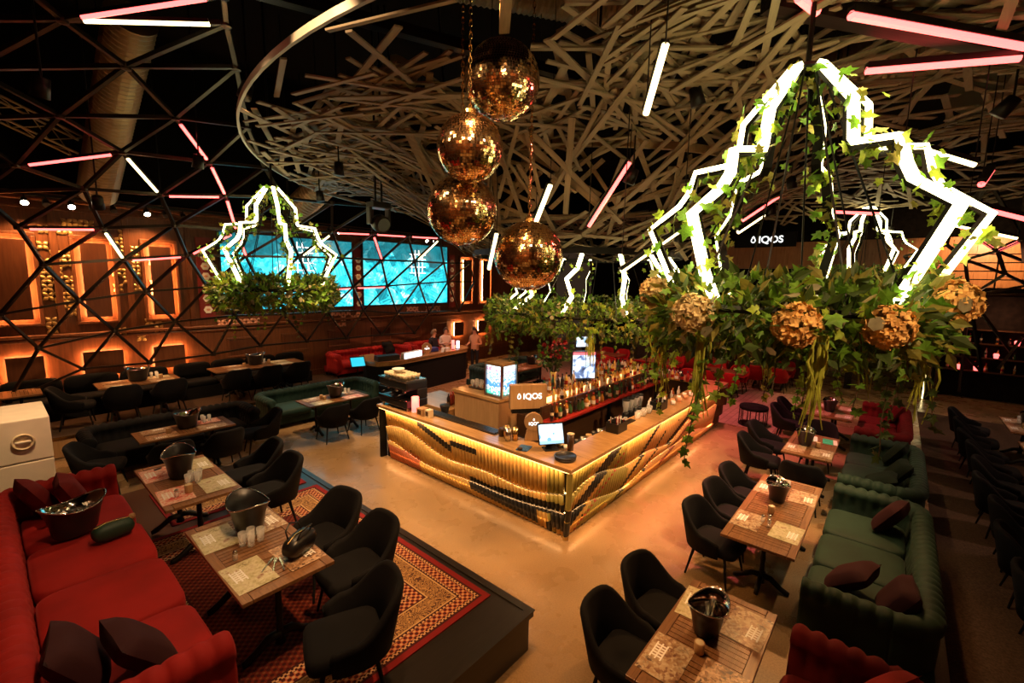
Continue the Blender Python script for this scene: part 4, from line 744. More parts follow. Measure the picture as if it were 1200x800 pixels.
for i in range(4): lathe_obj('syrup_bottle', [(.035, 0), (.037, .18), (.015, .23), (.014, .28)], random.choice(('bottle_amber', 'bottle_red', 'bottle_dark')), (6.2+.1*i, 7.0+.04*i, .9), 'syrup bottle on the prep counter by the water bottle', 'bottle', 'syrups on the prep counter')
# long side of the counter: caddies, tools, cups and straws
def caddy(x, y, lab):
    p = thing('bar_caddy', lab, 'caddy', (x, y, CT)); 
    for s in (-1, 1): b6(-.16, .16, s*.11-.006, s*.11+.006, 0, .16).build('side', 'black_plastic', p)
    for s in (-1, 1): b6(s*.16-.006, s*.16+.006, -.11, .11, 0, .16).build('side', 'black_plastic', p)
    b6(-.16, .16, -.11, .11, 0, .01).build('bottom', 'black_plastic', p); b6(-.004, .004, -.1, .1, .01, .14).build('divider', 'black_plastic', p)
    for k in range(9):
        q = Vector((-.12+.03*k, random.uniform(-.07, .07), .012)); tag(MB().tube([q, q+Vector((random.uniform(-.02, .02), random.uniform(-.02, .02), random.uniform(.18, .26)))], .006, 5).build('straw', random.choice(('white', 'black_plastic', 'red_lacquer', 'paper')), None, False, (x, y, CT)), 'straw in the '+lab, 'straw', 'straws in the '+lab)
caddy(6.75, 3.40, 'black bar caddy of straws near the till'); caddy(8.55, 3.42, 'black bar caddy of napkins on the middle of the long counter')
for k in range(6): lathe_obj('glass_jar', [(.05, 0), (.055, .12), (.052, .12), (.045, .01)], 'glass', (7.62+.12*k, 3.43+.03*(k % 2), CT), 'clear glass jar between the two bar caddies', 'jar', 'glass jars on the long counter')
rl = thing('drip_rail', 'black slatted drip rail along the long bar counter', 'rail', (7.3, 3.46, CT)) ; b6(-.36, .2, -.06, .06, 0, .012).build('tray', 'black_plastic', rl); [b6(-.34, .18, -.05+k*.03, -.042+k*.03, .012, .026).build('bar_slat', 'dark_steel', rl) for k in range(4)]
for k in range(4): lathe_obj('napkin_stack', [(.07, 0), (.07, .02+.03*k)], ('white', 'paper', 'cream', 'red_panel')[k], (6.0+.02*k, 3.72+.16*k, .86), 'crumpled towel pile behind the bar corner', 'towel', 'towels behind the bar corner')
simple('under_bench', b6(5.45, 10.9, 3.58, 4.0, 0, .86), 'dark_steel', 'steel work bench behind the long bar counter', 'bench', bevel=.01); simple('under_bench', b6(5.4, 5.95, 4.05, 6.9, 0, .86), 'dark_steel', 'steel work bench behind the short bar counter', 'bench', bevel=.01)
for k in range(14): lathe_obj('mixing_bottle', [(.035, 0), (.037, .16), (.015, .2), (.013, .26)], random.choice(('bottle_clear', 'bottle_amber', 'bottle_red', 'white')), (8.9+.14*k, 3.78+.04*(k % 3), .861), 'speed-rail bottle behind the long counter', 'bottle', 'speed rail bottles')
for k in range(9): lathe_obj('mug', [(.04, 0), (.045, .09), (.04, .09), (.036, .01)], random.choice(('ceramic', 'white', 'shirt_peach')), (9.0+.17*k, 3.30+.08*(k % 2), CT), 'small mug on the long counter nearer the far end', 'mug', 'mugs on the long counter')
for k in range(8): lathe_obj('tumbler_stack', [(.035, 0), (.045, .2), (.041, .2)], 'steel', (11.72, 4.15+.11*k, CT), 'steel tumbler in the row on the far bar counter', 'tumbler', 'steel tumblers on the far counter')
lathe_obj('round_lamp', [(.03, 0), (.05, .04), (.05, .10), (.03, .13)], 'ceramic', (10.85, 3.42, CT), 'round white lidded pot on the long counter', 'pot')
simple('black_dispenser', b6(-.1, .1, -.08, .08, 0, .28), 'black_plastic', 'black dispenser beside the round white pot', 'dispenser', loc=(10.55, 3.42, CT), bevel=.01)
# screens on the island and flowers in a vase
def monitor(x, y, z, w_, h, rz, m, lab):
    p = thing('monitor', lab, 'monitor', (x, y, z), rz); b6(-w_/2, w_/2, -.03, .05, 0, h).build('case', 'black_plastic', p, bevel=.005); b6(-w_/2+.02, w_/2-.02, -.034, -.03, .02, h-.02).build('picture', m, p); b6(-.04, .04, .0, .05, 1.42-z, 0).build('stand', 'black_metal', p); return p
t = NT('advert_picture'); v = t.coord(); q = t.sep(v); c = t.ramp(t.noise(v, 6, 3, .6), [(.30, (.02, .03, .06)), (.45, (.10, .16, .30)), (.55, (.55, .65, .80)), (.7, (.95, .95, .9))]); c = t.mix(t.math('GREATER_THAN', q[2], .52), c, (.65, .10, .12)); t.base((.02, .02, .02)); t.emit(c, 1.1); M['advert_picture'] = t.m
t = NT('list_picture'); v = t.coord(); c = t.mix(t.math('GREATER_THAN', t.voro(v, 7, 'Distance'), .45), (.25, .40, .60), (.75, .85, .95)); t.base((.02, .02, .02)); t.emit(c, .9); M['list_picture'] = t.m
monitor(8.25, 5.0, 1.50, .54, .60, R(-38), 'advert_picture', 'upright advert screen among the island bottles'); monitor(8.72, 5.3, 2.10, .42, .26, R(-35), 'list_picture', 'smaller bright screen above the advert screen')
def leaf_quad(b, p, d, n, l, w_):
    d = d.normalized(); n = (n-d*n.dot(d)).normalized(); s = d.cross(n); o = len(b.v)
    b.v += [tuple(p), tuple(p+d*l*.45+s*w_*.5+n*l*.06), tuple(p+d*l), tuple(p+d*l*.45-s*w_*.5+n*l*.06)]; b.face(o, o+1, o+2, o+3)
def rv(): return Vector((random.gauss(0, 1), random.gauss(0, 1), random.gauss(0, 1))).normalized()
vs_ = thing('flower_vase', 'tall vase of dark red flowers on the bar island', 'flowers', (7.35, 5.15, 1.42)); MB().lathe([(.06, 0), (.07, .03), (.045, .15), (.07, .34), (.066, .34), (.04, .15)], 16).build('vase', 'bottle_gold', vs_, True)
b = MB(); r_ = MB(); st = MB()
for k in range(26):
    a = random.random()*6.28; rr = random.random()**.5*.24; h = .62+random.random()*.35; st.tube([(0, 0, .2), (rr*.4*math.cos(a), rr*.4*math.sin(a), .42), (rr*math.cos(a), rr*math.sin(a), h)], .004, 4)
    for q in range(7): leaf_quad(b, Vector((rr*math.cos(a), rr*math.sin(a), h-.25*random.random())), rv(), rv(), .13, .06)
    for q in range(16): leaf_quad(r_, Vector((rr*math.cos(a), rr*math.sin(a), h)), rv()+Vector((0, 0, .3)), rv(), .07, .05)
st.build('stems', 'stem', vs_); stuff(b.build('leaves', 'leaf_dark', vs_)); stuff(r_.build('blossoms', 'flower_red', vs_))
# racks and tools along the inner side of the bar
def rack(x, y, z, nx, ny, lab, m='steel'):
    p = thing('glass_rack', lab, 'rack', (x, y, z)); b6(-.06*nx, .06*nx, -.06*ny, .06*ny, 0, .02).build('tray', 'black_plastic', p)
    g_ = MB().lathe([(.02, .02), (.024, .03), (.05, .10), (.045, .16), (.043, .16), (.046, .10), (.02, .04)], 10).mesh('rack_glass', 'glass', True)
    for i in range(nx):
        for j in range(ny): o = obj('rack_glass', g_); o.location = (x-.06*nx+.12*(i+.5), y-.06*ny+.12*(j+.5), z+.001); tag(o, 'stemless clear glass standing in the '+lab, 'glass', 'glasses in the '+lab)
rack(7.6, 3.80, .861, 4, 2, 'glass rack behind the glass jars'); rack(6.55, 6.45, 1.341, 2, 3, 'glass rack beside the display fridge')
for k in range(5): lathe_obj('utensil_pot', [(.05, 0), (.055, .16), (.05, .16), (.045, .01)], ('black_plastic', 'steel', 'wood_box')[k % 3], (6.1+.18*k, 3.75, .861), 'utensil pot behind the long counter near the till', 'pot', 'utensil pots behind the counter')
for k in range(4):
    p = thing('blender', 'black bar blender on the steel bench behind the long counter', 'blender', (8.02+.2*k, 3.86, .861), 0, 'blenders behind the counter'); MB().lathe([(.08, 0), (.085, .05), (.06, .16), (.055, .18)], 14).build('motor_base', 'black_plastic', p, True); MB().lathe([(.05, .18), (.075, .42), (.07, .42), (.045, .19)], 14).build('jug', 'glass', p, True); MB().lathe([(.076, .42), (.07, .45)], 14).build('lid', 'black_plastic', p, True)
# ------------------------------------------------------------------ right: sofas and tables along the bar
make_sofa('green chesterfield sofa facing the long table with three armchairs', 3.1, 1.08, 'velvet_green', (6.42, -.08, 0), R(180), 3, pillows=((-.95, .12, R(58), R(-14), 'velvet_maroon', 'dark pillow by the far arm of the nearer green sofa'), (1.08, .20, R(62), R(6), 'velvet_maroon', 'dark pillow against the back of the nearer green sofa'), (.86, -.16, R(40), R(-14), 'velvet_maroon', 'dark pillow lying in front of its twin on the nearer green sofa')))
make_sofa('green chesterfield sofa beyond the nearer one along the aisle', 2.7, 1.08, 'velvet_green', (9.55, -.08, 0), R(180), 3, pillows=((-.75, .15, R(58), R(-10), 'velvet_olive', 'dark green pillow at the far end of the farther green sofa'), (.3, .18, R(55), R(10), 'velvet_olive', 'dark green pillow in the middle of the farther green sofa'), (.75, -.02, R(30), R(0), 'velvet_olive', 'dark green pillow flopped on the farther green sofa seat')))
make_sofa('red tufted sofa past the two green sofas', 2.9, .95, 'velvet_red_dark', (12.75, -.02, 0), R(180), 3, pillows=((-.9, .15, R(60), R(10), 'velvet_red_dark', 'dark red pillow on the far red sofa'),))
make_sofa('red velvet sofa with a big pillow backing onto the green sofa', 2.4, 1.0, 'velvet_red_dark', (3.14, -.08, 0), R(180), 2, pillows=((-.80, .12, R(64), R(-30), 'velvet_red', 'big red pillow standing in the sofa corner'),))
table(3.53, .88, 0, 0, 'slatted wooden table between two armchairs and the red corner sofa'); dress(3.53, .88, 0, 0, 'beside the red corner sofa', mats=('print_dark', 'print_street', 'print_street', 'print_pale'), bucket=(.12, .05), cups=((-.16, .02),), cut=9, big=1.15)
table(6.38, .92, 0, 0, 'long slatted wooden table facing the nearer green sofa', table2); dress(6.38, .92, 0, 0, 'facing the nearer green sofa', L=2.2, W=.74, mats=('print_pale', 'print_street', 'print_street', 'print_street'), bucket=(.28, .05), cups=((-.18, .03),), glasses=((.72, .0),), shakers=((-.42, .0), (-.48, .06), (-.55, -.02)), cut=9, big=1.1)
for q, lab in (((722, 710), 'black velvet armchair at the near side of the red corner table'), ((765, 664), 'black velvet armchair pushed close to the red corner table'), ((818, 588), 'black velvet armchair with splayed legs at the long table'), ((845, 566), 'middle black velvet armchair of three along the long table'), ((866, 548), 'black velvet armchair at the far end of the three')):
    p = at(*q, z=.86); chair(p.x, max(p.y-.28, 1.42), random.uniform(-10, 6), lab)
table(9.45, .93, 0, 0, 'wooden table with a green menu card by the farther green sofa'); dress(9.45, .93, 0, 0, 'with the green menu card', mats=('print_street', None, 'print_street', None), bucket=(-.05, .1), cups=((-.08, -.1),), cut=8, big=1.2)
for k, y in enumerate((.70, 1.0)): pp = thing('menu_card', 'bright green printed menu card on the table by the farther green sofa', 'menu', (9.85, y, .753), .1, 'green menu cards'); b6(-.16, .16, -.11, .11, 0, .003).build('card', 'green_print', pp); b6(-.16, .16, -.11, -.05, .0031, .0036).build('print', 'paper', pp)
for x, y, a, lab in ((8.38, .90, 90, 'black armchair at the table end between the two green sofas tables'), (8.95, 1.62, 4, 'black armchair under the hanging ivy at the menu card table'), (9.85, 1.66, -5, 'black armchair beyond the ivy at the menu card table'), (10.55, .95, -90, 'black armchair at the far end of the menu card table'), (11.75, 1.62, 0, 'black armchair at the table before the far red sofa'), (12.5, 1.62, 0, 'black armchair at the far corner before the far red sofa')): chair(x, y, a, lab)
table(12.45, .86, 0, 0, 'wooden table in front of the far red sofa'); dress(12.45, .86, 0, 0, 'before the far red sofa', mats=('print_pale', 'print_pale', 'print_street', 'print_pale'), bucket=(-.1, .1), cups=((.2, 0),), cut=4, big=1.2)
# aisle row to the right
for k, x in enumerate((5.6, 6.5, 7.5, 8.4, 9.4, 10.3, 11.3, 12.2, 13.2, 14.2)):
    chair(x, -1.55+random.uniform(-.04, .04), random.uniform(-8, 8), 'black armchair, '+('tenth', 'ninth', 'eighth', 'seventh', 'sixth', 'fifth', 'fourth', 'third', 'second', 'first')[k]+' from the gallery in the row across the dark aisle', .012, 'black chairs in the aisle row')
for k, (x, lab) in enumerate(((6.9, 'wooden table behind the first aisle chairs'), (9.5, 'wooden table behind the middle aisle chairs'), (11.7, 'wooden table behind the farther aisle chairs'), (13.9, 'wooden table behind the last aisle chairs near the gallery'))):
    table(x, -2.32, .012, 0, lab); dress(x, -2.32, .012, 0, ('of the first aisle chairs', 'of the middle aisle chairs', 'of the farther aisle chairs', 'of the last aisle chairs')[k], mats=('print_pale', 'print_pale', 'print_street', 'print_street'), bucket=(.15, 0), cups=((-.2, .1),), glasses=((.4, .1), (.46, .06)), cut=2, big=1.2)
# teal lit chair among the aisle chairs, dark stool near the bar end
st = thing('bar_stool', 'round black drum stool at the far end of the bar', 'stool', (12.6, 2.55, 0)); MB().lathe([(.33, .42), (.34, .46), (.33, .50)], 24).build('seat', 'velvet_black', st, True); MB().lathe([(.34, .0), (.34, .03)], 24).build('foot_ring', 'black_metal', st, True)
for k in range(10): a = 2*PI*k/10; MB().tube([(.32*math.cos(a), .32*math.sin(a), .02), (.32*math.cos(a), .32*math.sin(a), .44)], .012, 6).build('leg', 'black_metal', st)
# ------------------------------------------------------------------ far dining area behind the bar
table(11.7, 9.15, 0, 0, 'long wooden table behind the bar by the teal sofa', table2); dress(11.7, 9.15, 0, 0, 'by the far teal sofa', L=2.2, mats=('print_street', 'print_pale', 'print_street', 'print_pale'), bucket=(.2, .1), cups=((-.4, 0), (.5, .1)), cut=2, big=1.2)
make_sofa('teal chesterfield sofa behind the bar', 3.0, 1.0, 'velvet_teal', (11.6, 10.15, 0), 0, 3)
red_chair = make_chair('velvet_red')
fk = 0
for (x, y) in ((13.6, 5.2), (13.7, 7.4), (15.6, 4.2), (15.7, 6.4), (15.8, 8.6), (17.7, 3.2), (17.8, 5.4)):
    lab = ('bar end', 'vase', 'ivy', 'middle of the red area', 'back wall', 'portal', 'far panel')[fk]
    table(x, y, .008 if x < 17 else 0, 90, 'red-lit wooden table among red armchairs in the far dining area', None)['group'] = 'tables in the far red dining area'
    for s in (-1, 1):
        for dy in (-.36, .36):
            o = use(red_chair, (x+s*.55, y+dy, .008 if x < 17 else 0), R(-90*s), 'red armchair at a far table in the red-lit dining area', 'red chairs in the far dining area')
    for k in range(3): use(cup0, (x+random.uniform(-.2, .2), y-.45+.45*k, .765 if x < 17 else .753), 0, 'candle cup on a far red-lit table', 'candle cups in the far dining area')
    fk += 1
# small lamps and bottles on the far shelf wall below the gallery
shf = thing('back_shelf', 'dark shelf unit with glowing bottles under the gallery', 'shelf', (20.8, -3.6, 0))
for z in (.9, 1.35, 1.8, 2.25): b6(-.15, .15, -2.4, 2.4, z, z+.03).build('shelf_board', 'wood_dark', shf)
for y in (-2.4, 0, 2.4): b6(-.16, .16, y-.03, y+.03, 0, 2.6).build('upright', 'wood_dark', shf)
for k in [q for q in range(44) if abs(-5.85+.105*q+3.6) > .16 and abs(-5.85+.105*q+1.2) > .16]: bottle(20.87, -5.85+.105*k+(.05 if k % 2 else 0), (.931, 1.381, 1.831)[k % 3], 'bottle on the dark shelf under the gallery', 'bottles under the gallery')
for k, (y, z) in enumerate(((-1.7, 1.40), (-2.5, 1.85), (-3.4, 1.40), (-2.1, .94), (-3.9, 1.9), (-2.9, .95), (-4.6, 1.4))):
    p = thing('shelf_lamp', 'small red glowing lamp on the shelf under the gallery', 'lamp', (20.71, y, (.931, 1.381, 1.831)[k % 3]), 0, 'red shelf lamps'); MB().lathe([(.05, 0), (.05, .02)], 10).build('base', 'black_plastic', p); MB().lathe([(.05, .02), (.07, .14), (.05, .17)], 10).build('shade', 'lamp_pink', p, True)
# gallery railing
rlg = thing('gallery_railing', 'dark metal railing along the gallery edge', 'railing', (19.7, -1.1, 3.6))
for z in (.25, .5, .75, 1.0): MB().tube([(0, 0, z), (0, -6, z)], .018, 6).build('rail', 'strut_metal', rlg)
for k in range(7): MB().tube([(0, -k, 0), (0, -k, 1.02)], .022, 6).build('post', 'strut_metal', rlg)
light_in(spot((21.2, -2.2, 5.3), (22.9, -2.0, 4.4), 260, WARM, 110), rlg); light_in(point((20.3, -2.5, 2.7), 14, (1, .4, .2)), shf)
# lettered fascia sign far beyond the big chandelier
fs = thing('fascia_sign', 'white lettered sign on the far timber fascia', 'sign', (20.55, 4.35, 5.32), R(-90)); b6(-1.1, 1.1, -.04, .04, -.28, .28).build('board', 'black_matte', fs); letter_sign(fs, 1.25, (.05, -.06, 0))

# ------------------------------------------------------------------ people at the booth
def person(loc, rz, label, shirt, hair, arms, longhair=False, lean=0, jacket=None):
    root = thing('person', label, 'person', loc, rz)
    V = [(0, 0, .95), (0, -.01+lean*.3, 1.18), (0, lean, 1.40), (0, lean-.01, 1.50), (0, lean-.03, 1.60), (0, lean-.02, 1.70)]; Rr = [(.15, .11), (.14, .10), (.15, .10), (.052, .052), (.075, .09), (.07, .08)]; E_ = [(0, 1), (1, 2), (2, 3), (3, 4), (4, 5)]
    def add(v, r, p): V.append(v); Rr.append(r); E_.append((p, len(V)-1)); return len(V)-1
    for s, (el, wr) in zip((-1, 1), arms):
        a = add((s*.17, lean, 1.39), (.065, .065), 2); b = add((s*el[0], el[1], el[2]), (.046, .046), a); c = add((s*wr[0], wr[1], wr[2]), (.03, .03), b)
        d = Vector(wr)-Vector(el); d = Vector((s*d.x, d.y, d.z)).normalized(); w_ = Vector((s*wr[0], wr[1], wr[2])); pm = add(tuple(w_+d*.06), (.036, .02), c)
        h = add((s*.09, 0, .86), (.085, .09), 0); k = add((s*.10, -.02, .48), (.055, .06), h); f = add((s*.10, .01, .08), (.038, .042), k); add((s*.11, -.14, .035), (.035, .03), f)
    me = bpy.data.meshes.new('body'); me.from_pydata(V, E_, []); o = bpy.data.objects.new('body', me); col.objects.link(o); sk = o.modifiers.new('skin', 'SKIN'); sk.use_smooth_shade = True
    for i, sv in enumerate(me.skin_vertices[0].data): sv.radius = Rr[i]; sv.use_root = (i == 0)
    ss = o.modifiers.new('sub', 'SUBSURF'); ss.levels = ss.render_levels = 2
    dg = bpy.context.evaluated_depsgraph_get(); m2 = bpy.data.meshes.new_from_object(o.evaluated_get(dg)); bpy.data.objects.remove(o)
    m2.materials.clear()
    for q in (shirt, 'skin', 'trousers'): m2.materials.append(M[q])
    wr_ = [Vector((s*w[0], w[1], w[2])) for s, (e, w) in zip((-1, 1), arms)]
    for pl in m2.polygons:
        c = pl.center; near = min((c-q).length for q in wr_); pl.material_index = 1 if (c.z > 1.475 and abs(c.x) < .12) or near < .085 else 2 if c.z < .92 and near > .1 else 0; pl.use_smooth = True
    body = obj('body', m2, root); hx = (0, lean-.03, 1.62)
    # face, ears, hands with fingers, hair
    for s in (-1, 1):
        MB().sbox((s*.032, hx[1]-.085, 1.635), (.022, .014, .014), 1, 8, 6).build('eye', 'eye', root, True); MB().sbox((s*.082, hx[1]+.01, 1.62), (.02, .04, .06), 1, 8, 6).build('ear', 'skin', root, True)
    MB().tube([(0, hx[1]-.088, 1.635), (0, hx[1]-.112, 1.605)], [.008, .014], 6).build('nose', 'skin', root, True); MB().sbox((0, hx[1]-.090, 1.572), (.045, .012, .014), 1, 8, 6).build('mouth', 'shirt_peach', root, True)
    for s, (el, wr) in zip((-1, 1), arms):
        w_ = Vector((s*wr[0], wr[1], wr[2])); d = Vector((s*(wr[0]-el[0]), wr[1]-el[1], wr[2]-el[2])).normalized(); sd = d.cross(Vector((0, 0, 1))).normalized(); dn = Vector((0, 0, -1))
        fb = MB()
        for k in range(4): q = w_+d*.09+sd*(.018*(k-1.5)); L_ = (.055, .065, .06, .048)[k]; fb.tube([q, q+d*L_*.55+dn*.008, q+d*L_*.85+dn*.03], [.009, .008, .006], 6)
        q = w_+d*.05-sd*s*.03; fb.tube([q, q-sd*s*.03+d*.02, q-sd*s*.035+d*.05+dn*.01], [.011, .009, .007], 6); fb.build('fingers', 'skin', root, True)
    hb = MB(); n = 14; rg = []
    for i in range(7):
        ph = PI/2*i/6*(1.25 if longhair else 1.1); rg.append([(hx[0]+.10*math.sin(ph)*math.cos(2*PI*k/n), hx[1]+.015+.112*math.sin(ph)*math.sin(2*PI*k/n)*1.0, 1.645+.115*math.cos(ph) - (.0 if math.sin(2*PI*k/n) < -.35 else .05*math.sin(ph)) + (.06*math.sin(ph) if math.sin(2*PI*k/n) < -.5 else 0)) for k in range(n)])
    hb.rings(rg, True, True, False); hb.build('hair', hair, root, True)
    if longhair:
        lh = MB()
        for k in range(16): a = PI*(.02+.96*k/15); lh.tube([(.09*math.cos(a), hx[1]+.02+.08*math.sin(a), 1.64), (.11*math.cos(a), hx[1]+.04+.09*math.sin(a), 1.48), (.10*math.cos(a), hx[1]+.06+.09*math.sin(a), 1.28)], [.03, .028, .012], 6)
        lh.build('long_hair', hair, root, True)
    return root
A1 = (((.25, .02, 1.14), (.20, -.20, 1.12)), ((.26, .02, 1.14), (.18, -.22, 1.14)))
person((10.35, 12.5, 0), R(15), 'person in a black top standing behind the booth facing the counter', 'shirt_black', 'hair_fair', A1)
person((11.1, 12.75, 0), R(-15), 'person in a pale hoodie looking down over the booth counter', 'hoodie', 'hair_brown', (((.24, -.04, 1.16), (.06, -.24, 1.20)), ((.25, -.04, 1.15), (.08, -.25, 1.17))), lean=-.06)
person((12.0, 12.05, 0), R(-75), 'person with long brown hair in a peach top at the booth end', 'shirt_peach', 'hair_brown', A1, True)
# washers added so the mirror balls reflect lit timber walls behind the viewer
for loc, tg in (((-3.2, -3, 6), (-4.8, -3, 3)), ((-3.2, 1, 6), (-4.8, 1, 3)), ((0, -8.6, 6), (0, -10, 3)), ((5, -8.6, 6), (5, -10, 3)), ((10, -8.6, 6), (10, -10, 3))):
    p = thing('added_washer', 'black wall-washer lamp added so the mirror balls reflect a lit timber wall', 'spotlight', loc, 0, 'added wall washers'); b6(-.15, .15, -.06, .06, 0, .12).build('box', 'black_metal', p); MB().tube([(0, 0, .12), (0, 0, 2.9)], .012, 5).build('stem', 'black_metal', p); light_in(spot(Vector(loc)-Vector((0, 0, .03)), tg, 420, WARM, 120, .6, .1), p)
# ------------------------------------------------------------------ dome net of triangulated struts
NODES = {(-1, -0.5): (0.44, 6.64, 6.32), (-1, 0.5): (1.93, 5.69, 6.47), (0, -1): (-0.23, 7.83, 6.05), (0, 0): (0.83, 7.06, 6.23), (0, 1): (2.10, 6.15, 6.41), (1, -0.5): (0.16, 8.40, 5.87), (1, 0.5): (1.43, 7.59, 6.11), (1, 1.5): (2.44, 6.89, 6.26), (2, -1): (-0.06, 9.43, 5.46), (2, 0): (0.92, 8.93, 5.67), (2, 1): (2.11, 8.42, 5.86), (2, 2): (3.03, 8.24, 5.93), (3, -1.5): (-0.58, 10.42, 4.81), (3, -0.5): (0.50, 10.02, 5.10), (3, 0.5): (1.64, 9.47, 5.44), (3, 1.5): (2.78, 9.34, 5.49), (3, 2.5): (3.64, 9.21, 5.55), (4, -1): (0.12, 10.55, 4.71), (4, 0): (1.25, 10.30, 4.91), (4, 1): (2.25, 10.24, 4.96), (4, 2): (3.23, 10.07, 5.07), (4, 3): (4.26, 9.93, 5.16), (4, 4): (5.30, 9.88, 5.19), (4, 5): (6.29, 9.81, 5.24), (5, -0.5): (0.50, 11.06, 4.27), (5, 0.5): (1.53, 10.98, 4.35), (5, 1.5): (2.56, 10.82, 4.49), (5, 2.5): (3.63, 10.82, 4.49), (5, 3.5): (4.68, 10.73, 4.56), (5, 4.5): (5.68, 10.63, 4.64), (5, 5.5): (6.74, 10.57, 4.69), (5, 6.5): (7.84, 10.54, 4.72), (5, 7.5): (8.94, 10.49, 4.76), (6, 0): (0.78, 11.64, 3.68), (6, 1): (1.87, 11.52, 3.82), (6, 2): (2.87, 11.39, 3.95), (6, 3): (3.98, 11.35, 3.98), (6, 4): (5.16, 11.31, 4.02), (6, 5): (6.28, 11.28, 4.05), (6, 6): (7.48, 11.29, 4.04), (6, 7): (8.63, 11.27, 4.06), (6, 8): (9.79, 11.28, 4.05), (6, 9): (10.89, 11.24, 4.09), (7, -0.5): (0.20, 12.41, 2.77), (7, 0.5): (1.25, 12.23, 3.00), (7, 1.5): (2.27, 12.08, 3.18), (7, 2.5): (3.37, 12.00, 3.27), (7, 3.5): (4.56, 12.04, 3.23), (7, 4.5): (5.90, 12.06, 3.20), (7, 5.5): (7.00, 12.00, 3.27), (7, 6.5): (8.13, 11.98, 3.30), (7, 7.5): (9.27, 11.90, 3.38), (7, 8.5): (10.47, 11.85, 3.45), (7, 9.5): (11.73, 11.84, 3.46), (8, 0): (0.65, 12.91, 2.04), (8, 1): (1.80, 12.75, 2.31), (8, 2): (2.86, 12.66, 2.46), (8, 3): (4.08, 12.60, 2.54), (8, 4): (5.26, 12.60, 2.52), (8, 5): (6.51, 12.59, 2.54), (8, 6): (7.68, 12.61, 2.52), (8, 7): (9.01, 12.72, 2.37), (8, 8): (10.37, 12.74, 2.34), (8, 9): (11.81, 12.74, 2.34), (9, -0.5): (0.17, 13.34, 0.97), (9, 0.5): (1.28, 13.17, 1.50), (9, 1.5): (2.42, 13.18, 1.48), (9, 2.5): (3.72, 13.16, 1.54), (9, 3.5): (4.83, 13.12, 1.65), (9, 4.5): (6.12, 13.12, 1.65), (9, 5.5): (7.37, 13.12, 1.64), (9, 6.5): (8.64, 13.12, 1.64), (9, 7.5): (10.03, 13.14, 1.59)}
NODES = {k: Vector(v) for k, v in NODES.items()}
SM = MB(); SM.b6(0, 1, -.5, .5, -.5, .5); SM = SM.mesh('strut', 'strut_metal')
TM = {}
for m in ('led_white', 'led_pink'):
    b = MB(); b.rings([[(x, .5*math.cos(2*PI*k/8), .5*math.sin(2*PI*k/8)) for k in range(8)] for x in (0, 1)]); TM[m] = b.mesh('led_tube', m, False)
CH = MB().b6(0, 1, -.55, .55, .2, 1.0).mesh('tube_channel', 'black_metal')
HM = MB().lathe([(.0, -.05), (.055, -.04), (.06, 0), (.055, .04), (.0, .05)], 10).mesh('hub', 'strut_metal')
net = thing('dome_frame', 'triangulated dark metal dome frame in front of the panelled wall', 'frame', (2, 12, 0)); NO = Vector((2, 12, 0))
for k, p in NODES.items():
    o = obj('hub', HM, net); o.location = p-NO
    for dk in ((0, 1), (1, .5), (1, -.5)):
        q = NODES.get((k[0]+dk[0], k[1]+dk[1]))
        if q is not None: link_unit('strut', SM, p-NO, q-NO, net, .052 if k[0] < 7 else .045)
def tube(p, q, kind, label, w_=.055, t0=.12, t1=.88, group=None):
    p, q = Vector(p), Vector(q); a, b = p.lerp(q, t0), p.lerp(q, t1); d = b-a
    root = thing('led_tube', label, 'light', a); 
    if group: root['group'] = group
    link_unit('tube', TM['led_'+kind], (0, 0, 0), d, root, w_); link_unit('tube_channel', CH, (0, 0, 0), d, root, w_)
    return root
def ntube(k1, k2, kind, label): 
    off = Vector((0, -.05, -.03)); return tube(NODES[k1]+off, NODES[k2]+off, kind, label, .05)
for k1, k2, kd in (((3, -.5), (3, .5), 'pink'), ((2, 1), (3, 1.5), 'pink'), ((3, 1.5), (4, 2), 'pink'), ((4, 2), (5, 2.5), 'pink'), ((5, 2.5), (6, 3), 'pink'), ((4, 1), (4, 2), 'pink'), ((5, -.5), (5, .5), 'pink'), ((6, 1), (6, 2), 'pink'), ((6, 2), (5, 2.5), 'pink'), ((5, 4.5), (5, 5.5), 'pink'), ((5, 5.5), (5, 6.5), 'pink'), ((5, 6.5), (5, 7.5), 'pink'), ((5, 5.5), (6, 6), 'pink'), ((7, 4.5), (7, 5.5), 'pink'), ((7, 5.5), (7, 6.5), 'pink'),
                   ((3, .5), (4, 1), 'white'), ((5, .5), (6, 1), 'white'), ((5, 4.5), (6, 4), 'white'), ((5, 7.5), (6, 7), 'white')):
    c_ = (k1[1]+k2[1])/2; zone = 'over the tall lit panels' if c_ < 1 else 'by the hexagon sign' if c_ < 2 else 'behind the farther ivy chandelier' if c_ < 3.5 else 'before the wider screen' if c_ < 5.6 else 'before the narrower screen'
    hh = (NODES[k1].z+NODES[k2].z)/2; lev = 'high' if hh > 5.3 else 'at spotlight height' if hh > 4.7 else 'at panel-top height' if hh > 4.1 else 'at mid-panel height' if hh > 3.4 else 'low'
    top_, bot_ = (k1, k2) if k1[0] < k2[0] else (k2, k1)
    ntube(k1, k2, kd, ('level ' if k1[0] == k2[0] else 'screenward-falling ' if bot_[1] > top_[1] else 'screenward-rising ')+kd+' light tube '+lev+' '+zone)['group'] = 'light tubes on the dome frame'
ntube((0, 0), (0, 1), 'white', 'long warm white tube on the dome crown beside a pink one'); ntube((0, 0), (-1, .5), 'pink', 'long pink tube on the dome crown above a white one')
